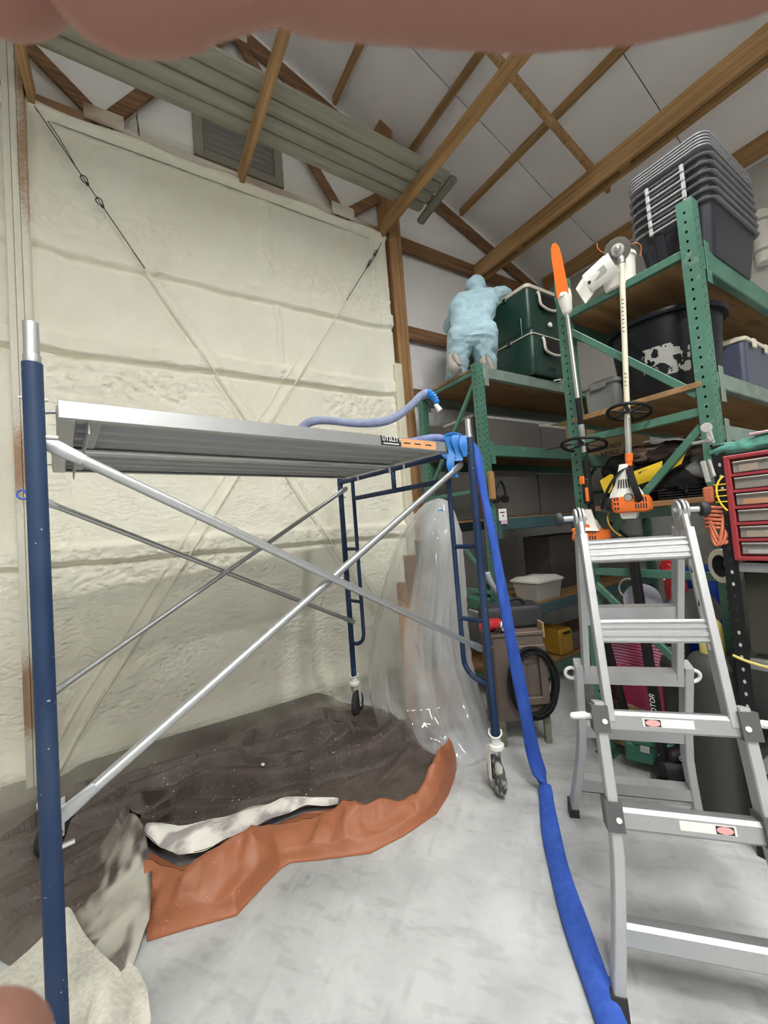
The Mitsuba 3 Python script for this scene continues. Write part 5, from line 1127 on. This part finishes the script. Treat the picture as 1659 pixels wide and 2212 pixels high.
part(k, 'core', lathe([(.047, -.0235), (.053, -.0235), (.053, .0235), (.047, .0235)], 32, (2.33, .775, 1.215), (.80, -.60, .0), caps=False), 'dark_metal', smooth=40)

# ------------------------------------------------------------------ things stored low in the near rack
one('blue_drum', lathe([(.15, 0), (.17, .01), (.178, .12), (.172, .14), (.178, .16), (.178, .34), (.172, .36), (.178, .38), (.17, .50), (.13, .515), (0.02, .515)], 40, (2.86, 1.02, .625)), 'blue_plastic', 'glossy blue plastic drum on the low rack shelf behind the ladder', 'drum', smooth=40)
k = thing('cable_reel', 'dark round cable reel with grey flange in front of the blue drum', 'cable reel'); cc = A([2.66, 1.06, .92]); ax = nrm(A([-.8, -.55, .1]))
part(k, 'flange', lathe([(.05, -.004), (.118, -.004), (.122, 0), (.118, .004), (.05, .004)], 36, cc + ax * .04, ax), 'grey_plastic', smooth=30)
part(k, 'flange', lathe([(.05, -.004), (.122, -.004), (.126, 0), (.122, .004), (.05, .004)], 36, cc - ax * .05, ax), 'lavender', smooth=30)
part(k, 'cable', lathe([(.06, -.04), (.10, -.038), (.108, -.02), (.104, 0), (.109, .02), (.10, .034), (.06, .036)], 30, cc, ax), 'black', smooth=40)
k = thing('grey_disc', 'pale lavender disc leaning behind the ladder rail, half grey', 'disc'); cc = A([2.56, 1.27, .965])
part(k, 'face', lathe([(.01, -.004), (.098, -.004), (.10, 0), (.098, .004), (.01, .004)], 36, cc, (-.85, -.4, .15)), 'lavender', smooth=30)
part(k, 'wire_hook', B().curve([cc + A([-.02, .06, .02]), cc + A([-.03, .11, .05]), cc + A([-.02, .10, .11]), cc + A([0, .04, .12])], .006, 8), 'grey_light', smooth=True)
one('red_pouch', blob([((2.60, 1.12, 1.16), .045, (2.60, 1.10, 1.06), .05), ((2.60, 1.11, 1.06), .045, (2.61, 1.12, 1.0), .035), ((2.62, 1.13, 1.22), .035, (2.61, 1.12, 1.16), .04)], .03, 8, (16, 16, 16), .012, 4), 'red', 'shiny red plastic pouch hanging behind the ladder', 'pouch', smooth=True)
part('red_pouch', 'white_mark', B().box((2.548, 1.135, 1.12), (.004, .012, .05), .001), 'label_white')
gc = thing('gas_cylinder', 'dark gas cylinder with yellow valve cap standing behind the ladder', 'gas cylinder'); gp_ = (2.33, .862, 0)
part(gc, 'body', lathe([(.114, 0), (.12, .01), (.12, .70), (.112, .745), (.085, .785), (.05, .80)], 36, gp_), 'tank', smooth=40)
part(gc, 'valve_cap', lathe([(.048, .79), (.050, .80), (.050, .91), (.044, .94), (.028, .958), (.005, .963)], 24, gp_), 'yellow_soft', smooth=40, label='yellow valve cap')
gc = thing('gas_cylinder', 'second dark gas cylinder with a dusty rounded top, left of the yellow-capped one', 'gas cylinder'); gp_ = (2.64, 1.16, 0)
part(gc, 'body', lathe([(.075, 0), (.08, .01), (.08, .60), (.072, .635), (.045, .66), (.02, .665)], 30, gp_), 'tank', smooth=40)
k = thing('exercise_mat_roll', 'ribbed pink mat standing rolled behind the ladder rungs', 'mat')
for i in range(17):
    z = .47 + i * .0185; P = [(2.62 + .02 * math.sin(t * 3), 1.60 - .42 * t, z + .025 * t - .03 * t * t + (.012 * t)) for t in np.linspace(0, 1, 16)]
    part(k, 'rib', sweep(P, .0088, 8, flat=1.0), 'pink', smooth=True)
part(k, 'backing', B().lim((2.632, 1.18, .45), (2.645, 1.61, .79), .003), 'magenta')
one('magenta_case', prism(Polygon(list(Point(0, 0).buffer(.19, 12).exterior.coords)).intersection(sbox(-.2, -.2, .2, .12)).union(sbox(-.14, 0, .19, .13)), .18, plane_M((2.60, 1.37, .39), (0, -1, 0), (0, 0, 1)) @ trimesh.transformations.translation_matrix((0, 0, -.18))), 'magenta', 'smooth magenta round-bottomed case under the pink mat', 'case', smooth=30)
one('pink_film', thick(A([[(2.585 + .015 * math.sin(7 * a + 4 * b), 1.15 - .10 * a, .30 + .17 * b - .03 * a) for b in np.linspace(0, 1, 12)] for a in np.linspace(0, 1, 12)]), .003), 'pink_film', 'pale pink plastic film beside the magenta case', 'plastic film', smooth=True)
k = thing('grey_basket', 'grey slatted plastic basket standing on edge right of the pink mat', 'basket')
part(k, 'frame', B().lim((2.60, 1.075, .44), (2.615, 1.095, .86)).lim((2.60, 1.175, .44), (2.615, 1.195, .86)), 'charcoal')
for i in range(14): part(k, 'slat', B().lim((2.602, 1.09, .45 + i * .03), (2.612, 1.18, .466 + i * .03), .002), 'grey_plastic')
part(k, 'backing', B().lim((2.618, 1.08, .44), (2.626, 1.19, .86)), 'charcoal')
k = thing('tool_pole', 'black square pole with white lettering leaning in front of the pink mat', 'pole'); a, b = A([2.415, 1.225, 1.26]), A([2.405, 1.165, .03])
part(k, 'tube', B().bar(a, b, .042, .042, (1, 0, 0), .004), 'black'); ud = nrm(a - b)
part(k, 'lettering', decal_text('MOTOR', .026, b + ud * .33 + A([-.0222, -.012, 0]), ud, A([0, 1, .02])), 'label_white')
part(k, 'foot', B().box(b + A([0, 0, .0]), (.10, .07, .05), .01), 'black')
k = thing('folded_tripod', 'black folded tripod leaning behind the ladder', 'tripod')
part(k, 'leg', B().bar((2.50, 1.48, .10), (2.48, 1.52, .72), .05, .03, (1, 0, 0)), 'black'); part(k, 'leg', B().bar((2.54, 1.40, .10), (2.50, 1.49, .75), .04, .03, (1, 0, 0)), 'black')
one('floor_carton', B().lim((2.58, 1.34, .11), (2.9, 1.62, .30), .004), 'cardboard', 'brown cardboard carton low in the rack under the magenta case', 'carton')
k = thing('tool_case', 'dusty green metal tool case on the floor behind the ladder', 'tool case')
part(k, 'body', B().box((2.55, 1.30, .115), (.26, .24, .11), .012, rz=20), 'green_tool'); part(k, 'lid', B().box((2.53, 1.27, .185), (.22, .20, .03), .008, rz=24), 'green_tool'); part(k, 'latch', B().box((2.42, 1.27, .15), (.012, .05, .04), .003, rz=20), 'steel')
k = thing('tool_case', 'smaller green tool case stacked on the dusty green case', 'tool case')
part(k, 'body', B().box((2.60, 1.33, .235), (.20, .20, .07), .012, rz=-8), 'green_tool'); part(k, 'handle', B().curve([(2.51, 1.38, .23), (2.48, 1.36, .24), (2.48, 1.30, .24), (2.51, 1.28, .23)], .009, 8), 'black', smooth=True)
k = thing('floor_machine', 'black portable machine with chrome knobs on the floor behind the ladder', 'machine')
part(k, 'body', blob([((2.42, 1.17, .09), .06, (2.55, 1.05, .09), .07), ((2.45, 1.14, .15), .05, (2.58, 1.06, .16), .06)], .01, 4, (6, 6, 6), .015, 5), 'black', smooth=True)
part(k, 'motor_can', B().cyl((2.43, 1.12, .10), (1, -.8, .1), .045, .13, 20), 'charcoal', smooth=30)
for q in ((2.395, 1.075, .19), (2.40, 1.18, .17), (2.37, 1.05, .075)): part(k, 'knob', B().cyl(q, (-.7, -.6, .3), .014, .02, 14), 'steel', smooth=30)
part(k, 'label', B().box((2.46, 1.07, .225), (.05, .03, .004), .001, rz=-35), 'lid_grey')

# ------------------------------------------------------------------ welder and goods by the far rack
wd = thing('welder', 'brown metal welder cabinet with coiled cable standing before the far rack', 'welder')
RW = -32; cw_ = A([2.27, 2.04, 0]); MW = trimesh.transformations.translation_matrix(cw_) @ rot((0, 0, 1), RW)
def W(m): m.apply_transform(MW); return m
part(wd, 'cabinet', W(B().lim((-.17, -.16, .16), (.17, .20, .72), .006).m()), 'brown_metal')
part(wd, 'top_plate', W(B().lim((-.18, -.17, .72), (.18, .20, .745), .004).m()), 'brown_metal')
part(wd, 'back_lip', W(B().lim((.168, -.17, .70), (.18, .20, .80), .002).m()), 'cardboard')
for x in (-.15, .15):
    for y in (-.14, .17): part(wd, 'leg', W(B().lim((x - .02, y - .02, 0), (x + .02, y + .02, .17)).m()), 'greywood')
part(wd, 'side_frame', W(B().lim((-.02, -.19, .30), (.03, -.165, .66)).lim((.12, -.19, .30), (.17, -.165, .66)).lim((-.02, -.19, .60), (.17, -.165, .66)).lim((-.02, -.19, .27), (.17, -.165, .32)).m()), 'brown_metal')
cc = []
for i in range(9):
    r_ = .15 + .007 * (i % 4); cc.append(sweep([(.06 + .008 * math.sin(i * 2.0) + r_ * .92 * math.cos(t), -.185 - .010 * (i % 5) - .012 * math.sin(2 * t + i), .42 + (r_ * 1.35) * math.sin(t)) for t in np.linspace(0, 2 * np.pi, 41)], .0085, 8, caps=False))
part(wd, 'cable_coil', W(trimesh.util.concatenate(cc)), 'black_soft', smooth=True, label='coiled black welding cable')
k = thing('power_tool_case', 'dark grey moulded tool case lying on the welder', 'tool case')
part(k, 'shell', W(loft([rrect(.02, .05, .19, .11, .03, .75), rrect(.02, .05, .205, .125, .03, .77), rrect(.02, .05, .205, .125, .03, .87), rrect(.02, .05, .19, .11, .03, .895)])), 'charcoal', smooth=35)
part(k, 'handle', W(B().curve([(.0, .0, .89), (.01, .0, .925), (.10, .0, .925), (.11, .0, .89)], .011, 8).m()), 'black', smooth=True)
k = thing('work_lamp', 'red hand lamp with round glass lying at the welder edge', 'lamp')
part(k, 'body', W(blob([((-.20, -.08, .79), .035, (-.12, -.13, .80), .04), ((-.20, -.10, .775), .03, (-.20, -.05, .77), .03)], .02, 3, (14, 14, 14), .01, 4)), 'red', smooth=True)
part(k, 'glass', W(lathe([(.005, -.006), (.038, -.004), (.042, 0), (.036, .008), (.01, .016)], 24, (-.075, -.17, .80), (.2, -1, .1))), 'white_plastic', smooth=40)
part(k, 'wire_guard', W(B().curve([(-.18, -.15, .75), (-.14, -.18, .775), (-.11, -.17, .82)], .004, 6).curve([(-.16, -.16, .75), (-.12, -.19, .775), (-.10, -.18, .81)], .004, 6).m()), 'dark_metal', smooth=True)
k = thing('green_machine', 'green bench machine on the rack shelf behind the scaffold leg', 'machine')
part(k, 'housing', B().box((2.66, 2.60, .80), (.30, .26, .12), .02, rz=-15), 'green_tool'); part(k, 'head', B().box((2.70, 2.62, .90), (.16, .14, .10), .02, rz=-15), 'green_tool'); part(k, 'base', B().box((2.66, 2.55, .735), (.34, .30, .02), .006, rz=-15), 'lid_grey')
one('blue_hook', B().curve([(2.42, 2.36, 1.10), (2.46, 2.36, 1.0), (2.52, 2.37, .93)], .022, 8), 'lavender', 'pale blue bent strap behind the scaffold end frame', 'strap', smooth=True)
k = thing('long_carton', 'long grey carton lying on the far rack shelf under its top', 'carton')
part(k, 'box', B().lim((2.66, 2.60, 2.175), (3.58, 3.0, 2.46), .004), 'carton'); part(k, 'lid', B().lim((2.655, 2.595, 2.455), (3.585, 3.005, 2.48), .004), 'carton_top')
k = thing('long_carton', 'short grey carton at the end of the long carton on the far rack', 'carton')
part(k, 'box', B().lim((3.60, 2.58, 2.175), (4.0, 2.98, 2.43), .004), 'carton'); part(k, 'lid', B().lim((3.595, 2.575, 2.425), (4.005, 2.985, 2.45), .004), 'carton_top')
one('brown_carton', B().lim((4.12, 2.55, 2.175), (4.5, 2.95, 2.55), .004), 'cardboard', 'brown carton in shadow behind the rear rack upright', 'carton')
for i, (x0, x1, z0, z1, l) in enumerate(((2.72, 3.50, 1.535, 1.98, 'large dim carton on the middle shelf of the far rack'), (3.54, 4.2, 1.535, 1.95, 'second dim carton, right of the large one on the middle shelf'), (3.0, 3.75, .80, 1.36, 'dark carton behind the grey lidded box'))):
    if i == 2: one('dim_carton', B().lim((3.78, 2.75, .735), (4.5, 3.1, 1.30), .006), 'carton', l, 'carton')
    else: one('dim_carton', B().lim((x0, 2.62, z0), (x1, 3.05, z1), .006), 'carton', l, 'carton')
k = thing('lidded_box', 'grey plastic box with pale lid on the lower shelf of the far rack', 'box')
part(k, 'body', loft([rrect(3.35, 2.62, .17, .13, .02, .735), rrect(3.35, 2.62, .19, .15, .02, .90)]), 'lid_grey', smooth=30); part(k, 'lid', loft([rrect(3.35, 2.62, .205, .165, .02, .90), rrect(3.35, 2.62, .205, .165, .02, .915), rrect(3.35, 2.62, .16, .12, .02, .945)]), 'white_plastic', smooth=30)
k = thing('yellow_case', 'ochre plastic case standing on the bottom shelf of the far rack', 'case')
part(k, 'shell', B().lim((3.42, 2.47, .175), (3.62, 2.75, .42), .02), 'yellow_dark'); part(k, 'panel', B().lim((3.45, 2.462, .21), (3.59, 2.472, .36), .008), 'yellow_dark'); part(k, 'handle', B().bar((3.47, 2.465, .385), (3.57, 2.465, .385), .02, .02, b=.006), 'black')
one('brown_case', B().lim((3.66, 2.50, .175), (3.98, 2.78, .34), .015), 'brown_metal', 'brown case right of the ochre case on the bottom shelf', 'case')
one('bottom_bag', blob([((4.1, 2.6, .28), .09, (4.4, 2.62, .27), .08)], .03, 2), 'black_soft', 'black bag lying at the back of the bottom shelf', 'bag', smooth=True)
k = thing('ear_muffs', 'black ear muffs hanging on the far rack upright', 'ear muffs')
part(k, 'headband', B().curve([(2.64, 2.405, 1.72), (2.66, 2.395, 1.80), (2.70, 2.39, 1.84), (2.745, 2.395, 1.79), (2.755, 2.40, 1.70)], .010, 8), 'black', smooth=True)
for x in (2.645, 2.75): part(k, 'ear_cup', B().cyl((x, 2.40, 1.69), (1, .4, 0), .035, .03, 20), 'black', smooth=30)
k = thing('hang_tag', 'white tag with dark mark hanging from the far rack upright', 'tag')
part(k, 'card', B().box((2.70, 2.395, 1.555), (.075, .003, .10), .001, rz=-20), 'label_white'); part(k, 'print', B().box((2.695, 2.392, 1.575), (.04, .003, .008), .0005, rz=-20).box((2.70, 2.392, 1.545), (.01, .003, .014), .0005, rz=-20), 'ink'); part(k, 'tape', B().box((2.71, 2.395, 1.49), (.06, .006, .035), .003, rz=-20), 'pink_film')
part(k, 'string', B().curve([(2.69, 2.40, 1.60), (2.68, 2.405, 1.68), (2.66, 2.41, 1.74)], .0015, 6), 'ink')
one('wire_loop', B().curve([(2.74, 2.39, 1.44), (2.80, 2.38, 1.38), (2.79, 2.385, 1.29), (2.73, 2.39, 1.28), (2.71, 2.395, 1.34)], .0025, 6), 'black', 'thin dark wire loop hanging under the white tag', 'wire', smooth=True)
k = thing('bar_clamp', 'red bar clamp with wooden jaws hanging behind the blue hose', 'clamp')
part(k, 'bar', B().bar((2.42, 2.36, 1.80), (2.455, 2.34, 1.40), .03, .010), 'red'); part(k, 'jaw', B().box((2.36, 2.36, 1.80), (.05, .05, .13), .012, rz=20), 'brown_metal'); part(k, 'jaw', B().box((2.56, 2.36, 1.80), (.05, .05, .24), .012, rz=-10), 'wood_z'); part(k, 'grip', B().cyl((2.40, 2.35, 1.84), (0, 0, 1), .02, .10, 14), 'maroon', smooth=30)

# ------------------------------------------------------------------ the photographer's fingers round the lens
def cam(x, y, z): return EYE + x * A([.8453, -.5286, -.0771]) + y * A([-.0415, .0789, -.9960]) + z * FWD
k = thing('hand', 'out-of-focus fingers of the photographer reaching over the top of the view', 'hand')
fs = [((-0.00696, -0.05191, 0.035), .0074, (0.00281, -0.05108, 0.035), .0074), ((0.00281, -0.05108, 0.035), .0074, (0.01397, -0.05043, 0.035), .0074), ((0.01397, -0.05043, 0.035), .0074, (0.02474, -0.05131, 0.035), .0074), ((0.02474, -0.05131, 0.035), .0074, (0.0343, -0.05344, 0.035), .0074), ((0.0343, -0.05344, 0.035), .0074, (.060, -.066, .020), .010), ((.060, -.066, .020), .010, (.10, -.083, -.010), .014),
      ((-0.0241, -0.04919, 0.035), .0070, (-0.01991, -0.04937, 0.035), .0070), ((-0.01991, -0.04937, 0.035), .0070, (-.014, -.072, .030), .0085), ((-0.0241, -0.04919, 0.035), .0070, (-.022, -.072, .030), .0085), ((-.018, -.072, .030), .0085, (-.004, -.092, .008), .0095), ((-.004, -.092, .008), .0095, (.035, -.102, -.02), .012),
      ((-0.03546, -0.05166, 0.035), .0076, (-.036, -.074, .030), .0085), ((-.036, -.074, .030), .0085, (-.014, -.098, .008), .0095), ((-.014, -.098, .008), .0095, (.035, -.108, -.025), .012), ((-0.01991, -0.04937, 0.035), .0066, (-0.00696, -0.05191, 0.035), .0060),
      ((.035, -.102, -.02), .016, (.10, -.086, -.02), .018), ((.035, -.108, -.03), .018, (.11, -.098, -.05), .022)]
hm = chain([(cam(*a), ra, cam(*b), rb_) for a, ra, b, rb_ in fs], .0022, 8)
part(k, 'fingers', hm, 'skin', smooth=True)
part(k, 'nail', chain([(cam(-0.02630, -0.04799, .0284), .0020, cam(-0.02370, -0.04739, .0284), .0022)], .0012, 3), 'nail', smooth=True)
k = thing('hand', 'blurred fingertip of the photographer at the lower left corner of the view', 'hand')
fs = [((-.0418, .0578, .040), .0075, (-.052, .0630, .040), .0085), ((-.052, .0630, .040), .0085, (-.072, .074, .020), .010), ((-.072, .074, .020), .010, (-.085, .095, -.02), .016), ((-.085, .095, -.02), .018, (-.06, .14, -.06), .024)]
part(k, 'finger', chain([(cam(*a), ra, cam(*b), rb_) for a, ra, b, rb_ in fs], .0022, 8), 'skin', smooth=True)
